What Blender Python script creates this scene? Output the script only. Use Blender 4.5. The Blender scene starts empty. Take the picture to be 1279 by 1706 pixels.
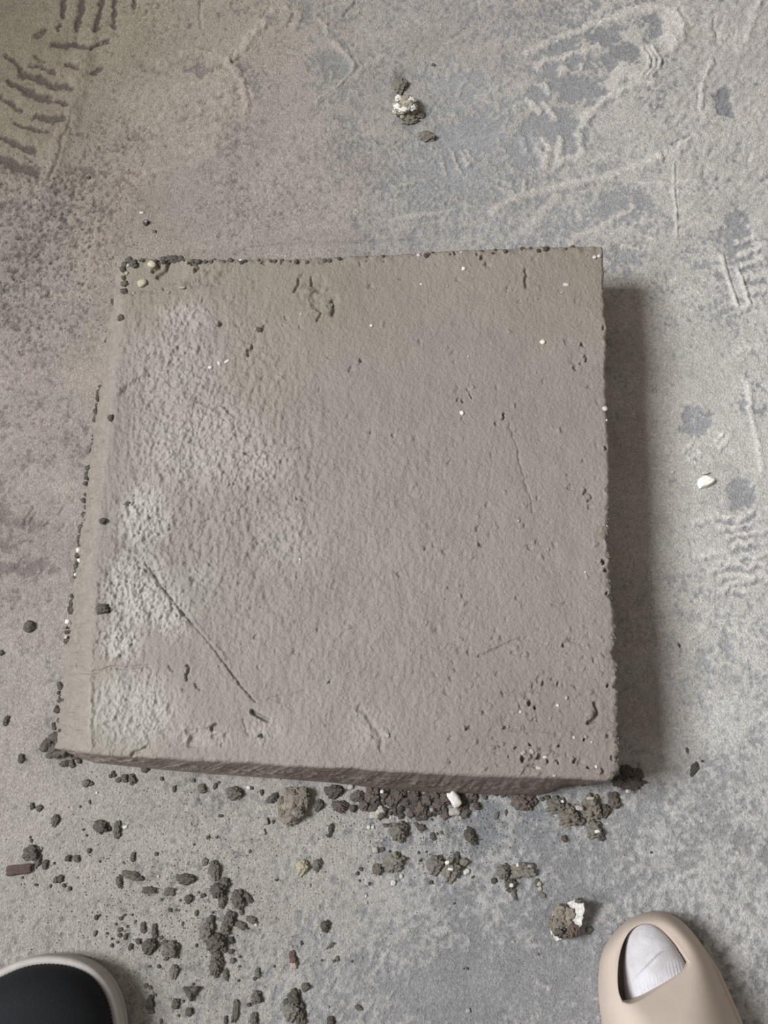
import bpy, bmesh, math, random
import numpy as np
from mathutils import Vector, Matrix, noise as mn

random.seed(7)
C = bpy.context.scene.collection
SC = bpy.context.scene

# ------------------------------------------------------------------ camera
F = 1800.0                      # focal length in pixels of the 1279x1706 frame
H = 0.854                       # camera height over the floor (m)
TH = math.atan(0.332)           # tilt away from straight down
CT, ST = math.cos(TH), math.sin(TH)
cam_d = bpy.data.cameras.new('camera')
cam_d.sensor_fit = 'HORIZONTAL'
cam_d.sensor_width = 36.0
cam_d.lens = 36.0 * F / 1279.0
cam_d.clip_start = 0.01
cam = bpy.data.objects.new('camera', cam_d)
C.objects.link(cam)
cam.location = (0, 0, H)
cam.rotation_euler = (TH, 0, 0)
SC.camera = cam

# ------------------------------------------------------------------ light
w = bpy.data.worlds.new('world')
SC.world = w
w.use_nodes = True
bg = w.node_tree.nodes['Background']
bg.inputs[0].default_value = (1.0, 0.90, 0.80, 1)
bg.inputs[1].default_value = 0.29
ld = bpy.data.lights.new('window_daylight', 'AREA')
ld.shape = 'RECTANGLE'
ld.size = 1.7
ld.size_y = 1.7
ld.energy = 382.0
ld.color = (0.985, 0.99, 1.0)
lo = bpy.data.objects.new('window_daylight', ld)
C.objects.link(lo)
lo.location = (-3.6, 0.05, 4.0)
lo.rotation_euler = (Vector((0.05, 0.36, 0)) - lo.location).to_track_quat('-Z', 'Y').to_euler()
vs = SC.view_settings
vs.view_transform = 'Standard'
vs.look = 'None'
vs.exposure = 0.0
vs.gamma = 1.0
vs.use_curve_mapping = False

# ------------------------------------------------------------------ helpers
def at(px, py, z=0.0):
    """point of height z that the photograph shows at pixel (px, py)"""
    u = (px - 639.5) / F
    v = (py - 853.0) / F
    d = (H - z) / (CT + v * ST)
    return Vector((u * d, d * (ST - v * CT), z))

def at_np(px, py, z):
    u = (px - 639.5) / F
    v = (py - 853.0) / F
    d = (H - z) / (CT + v * ST)
    return u * d, d * (ST - v * CT)

def pix_np(x, y, z=0.0):
    d = y * ST + (H - z) * CT
    return 639.5 + F * x / d, 853.0 + F * (-(y * CT) + (H - z) * ST) / d

def scale_at(py):
    return F * (CT + (py - 853.0) / F * ST) / H      # pixels per metre on the floor

def lin(c):
    c = np.asarray(c, dtype=np.float64) / 255.0
    return np.where(c <= 0.04045, c / 12.92, ((c + 0.055) / 1.055) ** 2.4)

ALB = 0.80                       # surface colour = photographed colour * ALB

class Noise2:
    def __init__(s, seed):
        r = np.random.RandomState(seed)
        s.t = r.rand(512, 512)
    def __call__(s, x, y):
        xi = np.floor(x).astype(np.int64); yi = np.floor(y).astype(np.int64)
        fx = x - xi; fy = y - yi
        fx = fx * fx * fx * (fx * (fx * 6 - 15) + 10); fy = fy * fy * fy * (fy * (fy * 6 - 15) + 10)
        a = s.t[xi & 511, yi & 511]; b = s.t[(xi + 1) & 511, yi & 511]
        c = s.t[xi & 511, (yi + 1) & 511]; d = s.t[(xi + 1) & 511, (yi + 1) & 511]
        return (a * (1 - fx) + b * fx) * (1 - fy) + (c * (1 - fx) + d * fx) * fy

NS = [Noise2(i + 1) for i in range(8)]

def fbm(x, y, k=0, octs=4, gain=0.5):
    t = 0.0; a = 1.0; n = 0.0
    for o in range(octs):
        # rotate every octave so that the lattice does not show
        ca, sa = math.cos(0.7 * o + k), math.sin(0.7 * o + k)
        t = t + a * NS[(k + o) % 8]((x * ca - y * sa) * 2 ** o + 17.3 * o, (x * sa + y * ca) * 2 ** o + 5.1 * o)
        n += a; a *= gain
    return t / n                  # 0..1 around 0.5

def sstep(a, b, x):
    t = np.clip((x - a) / (b - a), 0, 1)
    return t * t * (3 - 2 * t)

def stroke_mask(U, V, pts, wd, soft=None):
    """1 on a polyline of half-width wd pixels of the plan, fading over soft"""
    soft = wd if soft is None else soft
    pts = np.asarray(pts, float)
    reach = wd + soft
    m = np.zeros_like(U)
    sel = np.where((U > pts[:, 0].min() - reach) & (U < pts[:, 0].max() + reach) &
                   (V > pts[:, 1].min() - reach) & (V < pts[:, 1].max() + reach))
    if len(sel[0]) == 0:
        return m
    u = U[sel]; v = V[sel]
    best = np.full(u.shape, 1e9)
    for (x0, y0), (x1, y1) in zip(pts[:-1], pts[1:]):
        dx, dy = x1 - x0, y1 - y0
        L = dx * dx + dy * dy + 1e-9
        t = np.clip(((u - x0) * dx + (v - y0) * dy) / L, 0, 1)
        best = np.minimum(best, np.hypot(u - x0 - t * dx, v - y0 - t * dy))
    m[sel] = 1 - sstep(wd * 0.35, reach, best)
    return m

def blob_mask(U, V, cx, cy, rx, ry, rot=0, inner=0.5):
    ca, sa = math.cos(math.radians(rot)), math.sin(math.radians(rot))
    R = max(rx, ry)
    m = np.zeros_like(U)
    sel = (np.abs(U - cx) < R) & (np.abs(V - cy) < R)
    du, dv = U[sel] - cx, V[sel] - cy
    p = (du * ca + dv * sa) / rx; q = (-du * sa + dv * ca) / ry
    m[sel] = 1 - sstep(inner, 1.0, np.sqrt(p * p + q * q))
    return m

def rbf(U, V, ctrl, power=3.0, r0=40.0):
    num = 0.0; den = 0.0
    for (x, y, c) in ctrl:
        wgt = 1.0 / ((U - x) ** 2 + (V - y) ** 2 + r0 * r0) ** (power / 2)
        num = num + wgt[..., None] * lin(c)[None, None, :]
        den = den + wgt
    return num / den[..., None]

def grid_faces(nr, nc, off=0):
    i = np.arange(nr - 1)[:, None] * nc + np.arange(nc - 1)[None, :] + off
    return np.stack([i, i + 1, i + nc + 1, i + nc], -1).reshape(-1, 4)

def mesh_np(name, co, faces, mat, col=None, parent=None, smooth=True):
    me = bpy.data.meshes.new(name)
    nv, nf = len(co), len(faces)
    me.vertices.add(nv); me.loops.add(nf * 4); me.polygons.add(nf)
    me.vertices.foreach_set('co', np.ascontiguousarray(co, np.float32).ravel())
    me.loops.foreach_set('vertex_index', np.ascontiguousarray(faces, np.int32).ravel())
    me.polygons.foreach_set('loop_start', np.arange(0, nf * 4, 4, dtype=np.int32))
    me.polygons.foreach_set('use_smooth', np.full(nf, smooth))
    me.update(calc_edges=True)
    if col is not None:
        ca = me.color_attributes.new('Col', 'FLOAT_COLOR', 'POINT')
        rgba = np.ones((nv, 4), np.float32); rgba[:, :3] = col
        ca.data.foreach_set('color', rgba.ravel())
    me.materials.append(mat)
    o = bpy.data.objects.new(name, me)
    C.objects.link(o)
    if parent:
        o.parent = parent
    return o

def obj(name, me, mat=None, parent=None, loc=(0, 0, 0), rot=(0, 0, 0), sc=(1, 1, 1)):
    if mat and not me.materials:
        me.materials.append(mat)
    o = bpy.data.objects.new(name, me)
    C.objects.link(o)
    o.location = loc; o.rotation_euler = rot; o.scale = sc
    if parent:
        o.parent = parent
    return o

def tag(o, label, cat, group=None, kind=None):
    o['label'] = label
    if cat: o['category'] = cat
    if group: o['group'] = group
    if kind: o['kind'] = kind
    return o

# ------------------------------------------------------------------ materials
def new_mat(name):
    m = bpy.data.materials.new(name); m.use_nodes = True
    nt = m.node_tree
    return m, nt, nt.nodes['Principled BSDF']

def nd(nt, t, **kw):
    n = nt.nodes.new(t)
    for k, v in kw.items():
        setattr(n, k, v)
    return n

def noise_node(nt, scale, detail=3, rough=0.55, vec=None):
    n = nd(nt, 'ShaderNodeTexNoise')
    n.inputs['Scale'].default_value = scale
    n.inputs['Detail'].default_value = detail
    n.inputs['Roughness'].default_value = rough
    if vec is not None:
        nt.links.new(vec, n.inputs['Vector'])
    return n

def ramp(nt, src, p0, c0, p1, c1):
    r = nd(nt, 'ShaderNodeValToRGB')
    r.color_ramp.elements[0].position = p0; r.color_ramp.elements[0].color = (*c0, 1)
    r.color_ramp.elements[1].position = p1; r.color_ramp.elements[1].color = (*c1, 1)
    nt.links.new(src, r.inputs[0])
    return r

def mixmul(nt, a, b, fac=1.0):
    m = nd(nt, 'ShaderNodeMix', data_type='RGBA', blend_type='MULTIPLY')
    m.inputs[0].default_value = fac
    nt.links.new(a, m.inputs[6]); nt.links.new(b, m.inputs[7])
    return m.outputs[2]

def surface_mat(name, sc1, lo1, hi1, sc2, lo2, hi2, bump_scale, bump_dist, rough, spec, large=0.97):
    """attribute colour with mineral grain at two scales and a fine relief"""
    m, nt, b = new_mat(name)
    tc = nd(nt, 'ShaderNodeTexCoord')
    at_ = nd(nt, 'ShaderNodeAttribute', attribute_name='Col')
    n1 = noise_node(nt, sc1, 4, 0.7, tc.outputs['Object'])
    r1 = ramp(nt, n1.outputs[0], 0.3, (lo1,) * 3, 0.7, (hi1,) * 3)
    n2 = noise_node(nt, sc2, 2, 0.6, tc.outputs['Object'])
    r2 = ramp(nt, n2.outputs[0], 0.33, (lo2,) * 3, 0.62, (hi2,) * 3)
    c = mixmul(nt, at_.outputs['Color'], r1.outputs[0])
    c = mixmul(nt, c, r2.outputs[0])
    n3 = noise_node(nt, 16, 5, 0.7, tc.outputs['Object'])
    r3 = ramp(nt, n3.outputs[0], 0.3, (large,) * 3, 0.7, (2.0 - large,) * 3)
    c = mixmul(nt, c, r3.outputs[0])
    nt.links.new(c, b.inputs['Base Color'])
    nb = noise_node(nt, bump_scale, 4, 0.65, tc.outputs['Object'])
    bp = nd(nt, 'ShaderNodeBump')
    bp.inputs['Strength'].default_value = 1.0
    bp.inputs['Distance'].default_value = bump_dist
    nt.links.new(nb.outputs[0], bp.inputs['Height'])
    nt.links.new(bp.outputs[0], b.inputs['Normal'])
    b.inputs['Roughness'].default_value = rough
    b.inputs['Specular IOR Level'].default_value = spec
    return m

M_FLOOR = surface_mat('dusty_concrete', 520, 0.74, 1.22, 1300, 0.84, 1.12, 650, 0.0016, 0.95, 0.12, 0.90)
M_SLAB = surface_mat('damp_clay', 420, 0.91, 1.07, 1200, 0.94, 1.04, 520, 0.0011, 0.55, 0.35)

def soil_mat(name, dark, light, speck=None, rough=0.9, scale=3.2, bump=0.0016):
    m, nt, b = new_mat(name)
    tc = nd(nt, 'ShaderNodeTexCoord')
    oi = nd(nt, 'ShaderNodeObjectInfo')
    n1 = noise_node(nt, scale, 4, 0.65, tc.outputs['Object'])
    r1 = ramp(nt, n1.outputs[0], 0.32, dark, 0.68, light)
    rr = ramp(nt, oi.outputs['Random'], 0.0, (0.78,) * 3, 1.0, (1.2,) * 3)
    c = mixmul(nt, r1.outputs[0], rr.outputs[0])
    if speck:
        n2 = noise_node(nt, scale * 1.3, 1, 0.5, tc.outputs['Object'])
        r2 = ramp(nt, n2.outputs[0], 0.70, (0, 0, 0), 0.74, (1, 1, 1))
        mx = nd(nt, 'ShaderNodeMix', data_type='RGBA')
        nt.links.new(r2.outputs[0], mx.inputs[0]); nt.links.new(c, mx.inputs[6])
        mx.inputs[7].default_value = (*speck, 1)
        c = mx.outputs[2]
    nt.links.new(c, b.inputs['Base Color'])
    nb = noise_node(nt, scale * 2.4, 5, 0.7, tc.outputs['Object'])
    bp = nd(nt, 'ShaderNodeBump'); bp.inputs['Distance'].default_value = bump; bp.inputs['Strength'].default_value = 1.0
    nt.links.new(nb.outputs[0], bp.inputs['Height']); nt.links.new(bp.outputs[0], b.inputs['Normal'])
    b.inputs['Roughness'].default_value = rough
    b.inputs['Specular IOR Level'].default_value = 0.2
    return m

def L3(c, k=ALB):
    return tuple(float(v) * k for v in lin(c))

M_SOIL = soil_mat('dark_clay_clod', L3((106, 101, 94)), L3((156, 149, 140)), L3((210, 205, 195)))
M_SOIL_BROWN = soil_mat('brown_clay_clod', L3((104, 95, 89)), L3((156, 145, 137)), L3((200, 194, 186)))
M_SOIL_PALE = soil_mat('grey_dry_clod', L3((122, 118, 110)), L3((174, 168, 158)), L3((205, 203, 196)))
M_RED = soil_mat('reddish_fragment', L3((116, 100, 93)), L3((154, 136, 127)))
M_DUSTCLOD = soil_mat('dusty_clod', L3((146, 139, 129)), L3((184, 176, 164)))
M_WHITE = soil_mat('white_gravel', L3((222, 217, 210), 0.9), L3((252, 249, 244), 0.95), rough=0.7, bump=0.0005)
M_LIGHT = soil_mat('pale_gravel', L3((172, 167, 158)), L3((226, 222, 212)), rough=0.8, bump=0.0006)
M_YELLOW = soil_mat('yellowish_gravel', L3((176, 168, 144)), L3((232, 225, 202)), rough=0.8, bump=0.0006)
M_PINK = soil_mat('pinkish_gravel', L3((160, 138, 128)), L3((215, 196, 184)), rough=0.8, bump=0.0006)
M_QUARTZ = soil_mat('white_crusted_stone', L3((120, 112, 98)), L3((225, 218, 200)), L3((240, 236, 225)), scale=2.2)

def plain_mat(name, c, rough, spec=0.3, nscale=None, amp=0.06, bump=0.0, metallic=0.0):
    m, nt, b = new_mat(name)
    col = L3(c)
    if nscale:
        tc = nd(nt, 'ShaderNodeTexCoord')
        n = noise_node(nt, nscale, 4, 0.6, tc.outputs['Object'])
        r = ramp(nt, n.outputs[0], 0.3, tuple(v * (1 - amp) for v in col), 0.7, tuple(v * (1 + amp) for v in col))
        nt.links.new(r.outputs[0], b.inputs['Base Color'])
        if bump:
            bp = nd(nt, 'ShaderNodeBump'); bp.inputs['Distance'].default_value = bump
            nt.links.new(n.outputs[0], bp.inputs['Height']); nt.links.new(bp.outputs[0], b.inputs['Normal'])
    else:
        b.inputs['Base Color'].default_value = (*col, 1)
    b.inputs['Roughness'].default_value = rough
    b.inputs['Specular IOR Level'].default_value = spec
    b.inputs['Metallic'].default_value = metallic
    return m

M_SLIDE = plain_mat('beige_foam', (212, 198, 186), 0.75, 0.25, 40, 0.05)
M_BLACK = plain_mat('black_canvas', (27, 31, 35), 0.8, 0.25, 900, 0.25, 0.0004)
M_RIM = plain_mat('off_white_rubber', (196, 191, 187), 0.7, 0.3, 160, 0.07)
M_FOIL = plain_mat('silvery_flake', (235, 232, 226), 0.32, 0.6, 330, 0.25, 0.002)

# ================================================================== THE FLOOR
def axis(lo, hi, step, far_lo, far_hi):
    a = np.arange(lo, hi + step * 0.5, step)
    def tail(start, end):
        out = []; s = step; p = start
        sg = 1 if end > start else -1
        while (end - p) * sg > 0:
            s *= 1.14; p += sg * s; out.append(p)
        return np.array(out)
    return np.concatenate([tail(lo, far_lo)[::-1], a, tail(hi, far_hi)])

gx = axis(-0.44, 0.44, 0.0011, -2.2, 2.2)
gy = axis(-0.20, 0.86, 0.0011, -1.6, 2.6)
X, Y = np.meshgrid(gx, gy)
U, V = pix_np(X, Y)
# natural, wandering edges for everything drawn into the dust
WU = U + 13 * (fbm(X * 70, Y * 70, 1) - 0.5) * 2 + 6 * (fbm(X * 260, Y * 260, 2, 3) - 0.5) * 2
WV = V + 13 * (fbm(X * 70, Y * 70, 3) - 0.5) * 2 + 6 * (fbm(X * 260, Y * 260, 4, 3) - 0.5) * 2

GU = U + 4.5 * (fbm(X * 70, Y * 70, 1) - 0.5) * 2 + 3.5 * (fbm(X * 240, Y * 240, 2, 3) - 0.5) * 2
GV = V + 4.5 * (fbm(X * 70, Y * 70, 3) - 0.5) * 2 + 3.5 * (fbm(X * 240, Y * 240, 4, 3) - 0.5) * 2
loose = np.zeros_like(U)

DUST_AND_SHADE = [
 (60, 90, (131, 123, 104)), (10, 20, (118, 110, 94)), (40, 210, (134, 126, 108)), (200, 60, (142, 134, 115)), (260, 190, (160, 151, 141)),  # far left corner: olive dust, with the vignette's dimming painted in too
 (60, 350, (149, 140, 134)), (200, 330, (158, 148, 138)), (420, 60, (162, 153, 140)), (430, 160, (164, 154, 147)),
 (330, 300, (160, 151, 145)), (560, 170, (168, 160, 152)), (520, 320, (168, 158, 151)), (700, 60, (168, 160, 152)),
 (850, 60, (172, 160, 153)), (760, 320, (170, 164, 157)), (900, 200, (178, 172, 162)), (1060, 100, (186, 180, 171)),
 (1200, 60, (182, 175, 167)), (1240, 230, (188, 182, 174)), (1060, 250, (184, 178, 170)), (1130, 380, (186, 180, 171)),
 (60, 520, (152, 143, 137)), (150, 620, (160, 151, 143)), (60, 700, (157, 147, 142)), (100, 820, (160, 154, 146)),
 (50, 900, (151, 141, 136)), (60, 980, (155, 146, 141)), (50, 1080, (162, 157, 149)), (50, 1200, (160, 154, 147)),
 (1050, 560, (172, 160, 144)), (1050, 720, (172, 160, 144)), (1055, 880, (172, 161, 146)), (1060, 1030, (168, 156, 144)), (1065, 1180, (166, 154, 142)), (1150, 520, (186, 182, 174)), (1250, 480, (195, 190, 183)), (1180, 640, (190, 185, 176)), (1180, 760, (190, 186, 178)),  # points beside the slab paint its shadow's brown tint into the dust
 (1250, 700, (196, 191, 184)), (1150, 900, (194, 191, 184)), (1240, 920, (196, 190, 184)), (1200, 1040, (194, 190, 182)),
 (1220, 1200, (190, 190, 185)), (1180, 1330, (176, 174, 170)), (1230, 1500, (178, 176, 173)), (1060, 1430, (168, 168, 167)),
 (80, 1330, (164, 159, 152)), (250, 1320, (166, 161, 154)), (60, 1500, (165, 160, 153)), (300, 1420, (167, 162, 155)),
 (420, 1500, (166, 161, 154)), (540, 1440, (170, 165, 157)), (620, 1560, (168, 166, 160)), (350, 1650, (160, 156, 150)),
 (560, 1660, (164, 163, 160)), (800, 1560, (160, 160, 160)), (760, 1420, (168, 166, 162)), (900, 1430, (160, 160, 162)),
 (820, 1660, (158, 158, 159)), (1000, 1460, (164, 164, 165)),
]
BARE = [
 (60, 90, (96, 88, 78)), (140, 20, (96, 88, 80)), (60, 260, (98, 91, 83)), (60, 350, (130, 121, 115)), (300, 60, (128, 120, 116)), (560, 110, (150, 149, 145)), (330, 220, (146, 137, 131)), (230, 240, (138, 129, 122)),
 (780, 220, (160, 163, 166)), (960, 90, (148, 149, 151)), (1100, 40, (146, 146, 150)), (1205, 165, (140, 144, 152)),
 (1000, 310, (160, 160, 163)), (1060, 420, (162, 162, 164)), (1160, 700, (157, 159, 166)), (1235, 820, (155, 157, 163)),
 (1150, 1150, (172, 174, 180)), (1250, 950, (164, 165, 169)), (60, 520, (136, 127, 122)), (60, 900, (132, 124, 120)),
 (100, 1300, (146, 142, 138)), (300, 1500, (140, 137, 133)), (560, 1600, (146, 147, 151)), (820, 1550, (136, 137, 142)),
 (820, 1350, (126, 132, 138)), (1050, 1400, (146, 147, 150)), (1200, 1450, (150, 150, 150)), (960, 1560, (140, 141, 146)),
]
dust_shade_c = rbf(U, V, DUST_AND_SHADE, 3.0, 60.0)
bare_c = rbf(U, V, BARE, 3.0, 90.0)
def desat(c, k):
    g = (c * np.array([0.3, 0.59, 0.11])).sum(-1, keepdims=True)
    return c + (g - c) * k[..., None]
dust_shade_c = desat(dust_shade_c, 0.12 + 0.38 * sstep(250, 950, U)) * (1.0 + 0.12 * sstep(500, 1100, U))[..., None]
bare_c = desat(bare_c, 0.1 + 0.4 * sstep(300, 900, U)) * (1.02 + 0.06 * sstep(300, 900, U))[..., None]

n_lo = fbm(X * 14, Y * 14, 2, 4)                   # 7 cm patches
n_mid = fbm(X * 60, Y * 60, 5, 4)                  # 1.5 cm
n_hi = fbm(X * 240, Y * 240, 0, 3)                 # 4 mm
n_gr = fbm(X * 480, Y * 480, 6, 2)                 # 2 mm grain

# thickness of the dust, 0 bare .. 1 covered
cover = rbf(U, V, [(x, y, (c,) * 3) for x, y, c in [
 (60, 90, 252), (200, 60, 235), (60, 350, 205), (300, 200, 215), (560, 100, 205), (560, 300, 225), (720, 60, 205), (790, 230, 130),
 (960, 120, 150), (1060, 60, 215), (1200, 100, 252), (1240, 250, 245), (1060, 200, 235), (940, 330, 165), (1060, 380, 160), (1160, 360, 190),
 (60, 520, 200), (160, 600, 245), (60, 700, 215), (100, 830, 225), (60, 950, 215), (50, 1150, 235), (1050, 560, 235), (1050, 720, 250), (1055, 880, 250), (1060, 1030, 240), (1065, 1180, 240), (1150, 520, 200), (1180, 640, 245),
 (1250, 520, 235), (1180, 760, 240), (1150, 880, 232), (1230, 920, 200), (1180, 1020, 200), (1160, 1160, 165), (1240, 1200, 215), (1150, 1330, 170),
 (1240, 1500, 200), (60, 1400, 232), (300, 1350, 225), (300, 1500, 215), (540, 1430, 225), (620, 1500, 205), (560, 1600, 165),
 (760, 1420, 175), (800, 1560, 120), (820, 1660, 110), (900, 1400, 130), (1020, 1430, 150), (960, 1600, 120)]], 3.0, 60.0)[..., 0]
T = np.clip(cover * 1.15 + (n_lo - 0.5) * 0.55 + (n_mid - 0.5) * 0.75 + (n_hi - 0.5) * 0.7, 0, 1.25)
hm = (fbm(X * 9, Y * 9, 4, 3) - 0.5) * 1.2 + (n_mid - 0.5) * 0.5 + (n_hi - 0.5) * 0.62 + (n_gr - 0.5) * 0.34      # millimetres
dark_pits = np.zeros_like(U)

# --- coarse trampled clumps (top right), diagonal
rough_r = np.clip(blob_mask(U, V, 1200, 120, 150, 260, 0, 0.5) + 0.8 * blob_mask(U, V, 1100, 180, 110, 110) + 0.5 * blob_mask(U, V, 1230, 330, 80, 110)
                  + 0.45 * blob_mask(U, V, 740, 60, 100, 90) + 0.5 * blob_mask(U, V, 660, 210, 70, 80) + 0.45 * blob_mask(U, V, 230, 170, 110, 80)
                  + 0.5 * blob_mask(U, V, 350, 200, 90, 90), 0, 1)
dg = (X + Y) * 0.7071; dh = (X - Y) * 0.7071
clump = fbm(dg * 130, dh * 260, 7, 3)
hm += rough_r * (clump - 0.5) * 2.6
T += rough_r * (clump - 0.45) * 0.6

# --- pitted, speckled ground on the left
pitr = np.clip(blob_mask(U, V, 70, 380, 170, 130, 0, 0.55) + 0.8 * blob_mask(U, V, 60, 520, 150, 120) + 0.7 * blob_mask(U, V, 190, 225, 60, 60)
               + 0.55 * blob_mask(U, V, 270, 40, 70, 50) + 0.5 * blob_mask(U, V, 400, 350, 120, 70) + 0.45 * blob_mask(U, V, 1060, 460, 90, 80)
               + 0.35 * blob_mask(U, V, 640, 300, 300, 110) + 0.35 * blob_mask(U, V, 1080, 1000, 80, 120), 0, 1)
pn = fbm(X * 330, Y * 330, 3, 2)
pits = pitr * sstep(0.60, 0.74, pn)
hm -= pits * 0.9
dark_pits += pits * 0.75
hm += pitr * (n_gr - 0.5) * 0.8

def groove(pts, wd, depth=1.2, bare=1.0, dark=0.0, warp=True, soft=None):
    global hm, T, dark_pits
    m = stroke_mask(GU if warp else U, GV if warp else V, pts, wd, soft)
    m2 = m * (0.55 + 0.9 * (n_hi - 0.25))
    hm -= depth * m
    T -= bare * np.clip(m2, 0, 1)
    dark_pits += dark * np.clip(m2, 0, 1)

def ridge(pts, wd, height=1.2, add=0.6, warp=True, soft=None):
    global hm, T, loose
    m = stroke_mask(GU if warp else U, GV if warp else V, pts, wd, soft)
    hm += 0.9 * height * m * (0.65 + 0.7 * n_hi)
    T += add * m; loose += np.clip(height, 0, 1.2) * m

def bare(cx, cy, rx, ry, rot=0, amt=1.0, depth=0.4):
    global hm, T
    m = blob_mask(WU, WV, cx, cy, rx, ry, rot, 0.55)
    T -= amt * m; hm -= depth * m

# --- tread marks top left
TL = [([(110, -20), (105, 25)], 5), ([(140, -20), (136, 15), (128, 45)], 6), ([(171, -20), (168, 15), (159, 50)], 5),
      ([(193, -20), (188, 42)], 3.5), ([(225, -20), (222, 12)], 4), ([(60, 60), (72, 50)], 5), ([(100, 40), (98, 50)], 3),
      ([(90, 74), (120, 74), (150, 82)], 4.5), ([(58, 97), (76, 103)], 4.5), ([(52, 110), (90, 120)], 4), ([(40, 123), (80, 138), (120, 150)], 6.5),
      ([(42, 152), (80, 164)], 6.5), ([(95, 169), (112, 174)], 3.5), ([(0, 158), (36, 183)], 4), ([(62, 193), (105, 200)], 4.5),
      ([(25, 205), (78, 222)], 3.5), ([(0, 230), (56, 250)], 4.5), ([(-20, 258), (60, 288)], 7), ([(12, 95), (36, 113)], 5), ([(15, 135), (34, 148)], 4),
      ([(150, 80), (182, 68)], 2.5), ([(157, 122), (171, 112)], 4), ([(110, 106), (130, 116)], 4)]
for p, wd in TL:
    groove(p, wd * 0.8, 1.3, 1.2, 0.55)
for p in [[(50, 100), (95, 112), (130, 128)], [(85, 86), (140, 100)], [(80, 150), (135, 160)], [(40, 178), (118, 184)], [(20, 214), (95, 240)], [(0, 140), (40, 160)], [(40, 232), (95, 255)]]:
    ridge(p, 8, 1.0, 0.3)
ridge([(148, 60), (120, 200), (102, 235), (92, 275), (70, 330)], 10, 1.8, 0.3)
groove([(117, 200), (114, 215), (103, 235), (97, 268), (82, 300), (76, 312)], 2.5, 1.6, 0.0)
# --- rounded print top middle
ridge([(440, 40), (428, 55), (404, 84), (386, 98)], 7, 2.4, 0.4)
groove([(446, 46), (430, 62), (408, 90), (390, 104)], 2.5, 1.2, 0.0)
ridge([(268, 108), (320, 86), (370, 92), (396, 116), (408, 150), (412, 182)], 5, 1.6, 0.4)
groove([(402, 112), (414, 150), (418, 186)], 2, 0.9, 0.0)
for k in range(7):
    y0 = 128 + k * 22
    ridge([(290 - k * 8, y0 + 24), (330, y0 + 8), (392 - k * 6, y0 - 6)], 6, 1.0, 0.4)
groove([(355, 118), (378, 108)], 3, 1.0, 0.2)
bare(330, 113, 34, 9, -4, 0.6)
ridge([(555, 72), (578, 90), (588, 112), (580, 128), (552, 152), (528, 170)], 3.5, 2.0, 0.5)
groove([(586, 122), (574, 138), (550, 156), (532, 168)], 1.5, 1.2, 0.0)
bare(560, 108, 30, 24, 0, 0.9)
ridge([(525, 28), (542, 40), (542, 55)], 3, 1.1, 0.4)
ridge([(640, 92), (604, 112), (588, 132)], 4, 0.9, 0.4)
groove([(594, -5), (571, 25)], 1.4, 1.5, 0.2, False, 1.0)
groove([(333, -10), (334, 42)], 2, 1.2, 0.1)
groove([(490, 22), (478, 45)], 2.2, 1.3, 0.1)
ridge([(478, 10), (500, 20), (490, 46)], 4, 1.0, 0.3)
groove([(450, 13), (440, 24)], 3, 1.2, 0.2)
# --- dirt around the half buried stone
for p in [[(668, 122), (665, 160)], [(672, 205), (700, 195)]]:
    groove(p, 9, 0.6, 0.3, 0.55)
ridge([(662, 130), (676, 116), (700, 108), (724, 106)], 2, -0.8, 0)
groove([(712, 196), (735, 162)], 1.2, 0.9, 0.2, False, 1)
groove([(652, 244), (672, 226)], 1.2, 0.8, 0, False, 1)
bare(790, 225, 65, 40, -15, 0.9)
bare(745, 130, 60, 25, 0, 0.4)
# --- the long shoe print
for p in [[(878, 86), (950, 55), (1010, 32), (1062, 14), (1104, 10), (1130, 24), (1138, 52), (1124, 78)],
          [(895, 108), (960, 88), (1000, 74)], [(1088, 132), (1040, 148), (1006, 166), (976, 196), (964, 226), (970, 252)]]:
    ridge(p, 5, 1.5, 0.8)
ridge([(1112, 30), (1122, 50), (1112, 66)], 11, 1.3, 0.9)
for r_ in (0, 9, 18):
    ridge([(1070 + r_ * 0.9, 78), (1082 + r_, 96), (1080 + r_, 112), (1070 + r_ * 0.8, 126)], 2.6, 1.5, 0.7, False)
    groove([(1075 + r_ * 0.9, 80), (1087 + r_, 98), (1085 + r_, 112), (1075 + r_ * 0.8, 124)], 1.4, 0.9, 0.4, 0.1, False)
for a in [(930, 74, 36, 14, -22), (955, 78, 20, 10, -20), (1008, 62, 30, 16, -25), (1096, 32, 22, 9, 30), (1092, 52, 14, 14, 40), (940, 106, 44, 14, -20),
          (1035, 92, 34, 26, -20), (905, 150, 46, 24, -30), (970, 150, 40, 22, -25), (905, 215, 60, 36, -30), (960, 228, 26, 34, 0), (880, 250, 40, 30, 0)]:
    bare(*a, 0.8, 0.3)
ridge([(1020, 138), (1040, 112), (1062, 122)], 9, 1.2, 0.8)
for a, b_, c_, d_ in [(905, 172, 925, 196), (880, 166, 898, 186), (870, 230, 880, 250), (888, 224, 900, 246), (906, 232, 916, 246), (898, 250, 908, 262), (935, 100, 950, 98),
                      (905, 138, 918, 150), (935, 122, 944, 112), (960, 118, 968, 110), (912, 260, 906, 274), (935, 232, 930, 262), (930, 270, 962, 258)]:
    ridge([(a, b_), (c_, d_)], 4.5, 1.2, 0.8)
ridge([(1128, 62), (1140, 40), (1134, 14)], 10, 1.2, 0.3)
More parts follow.
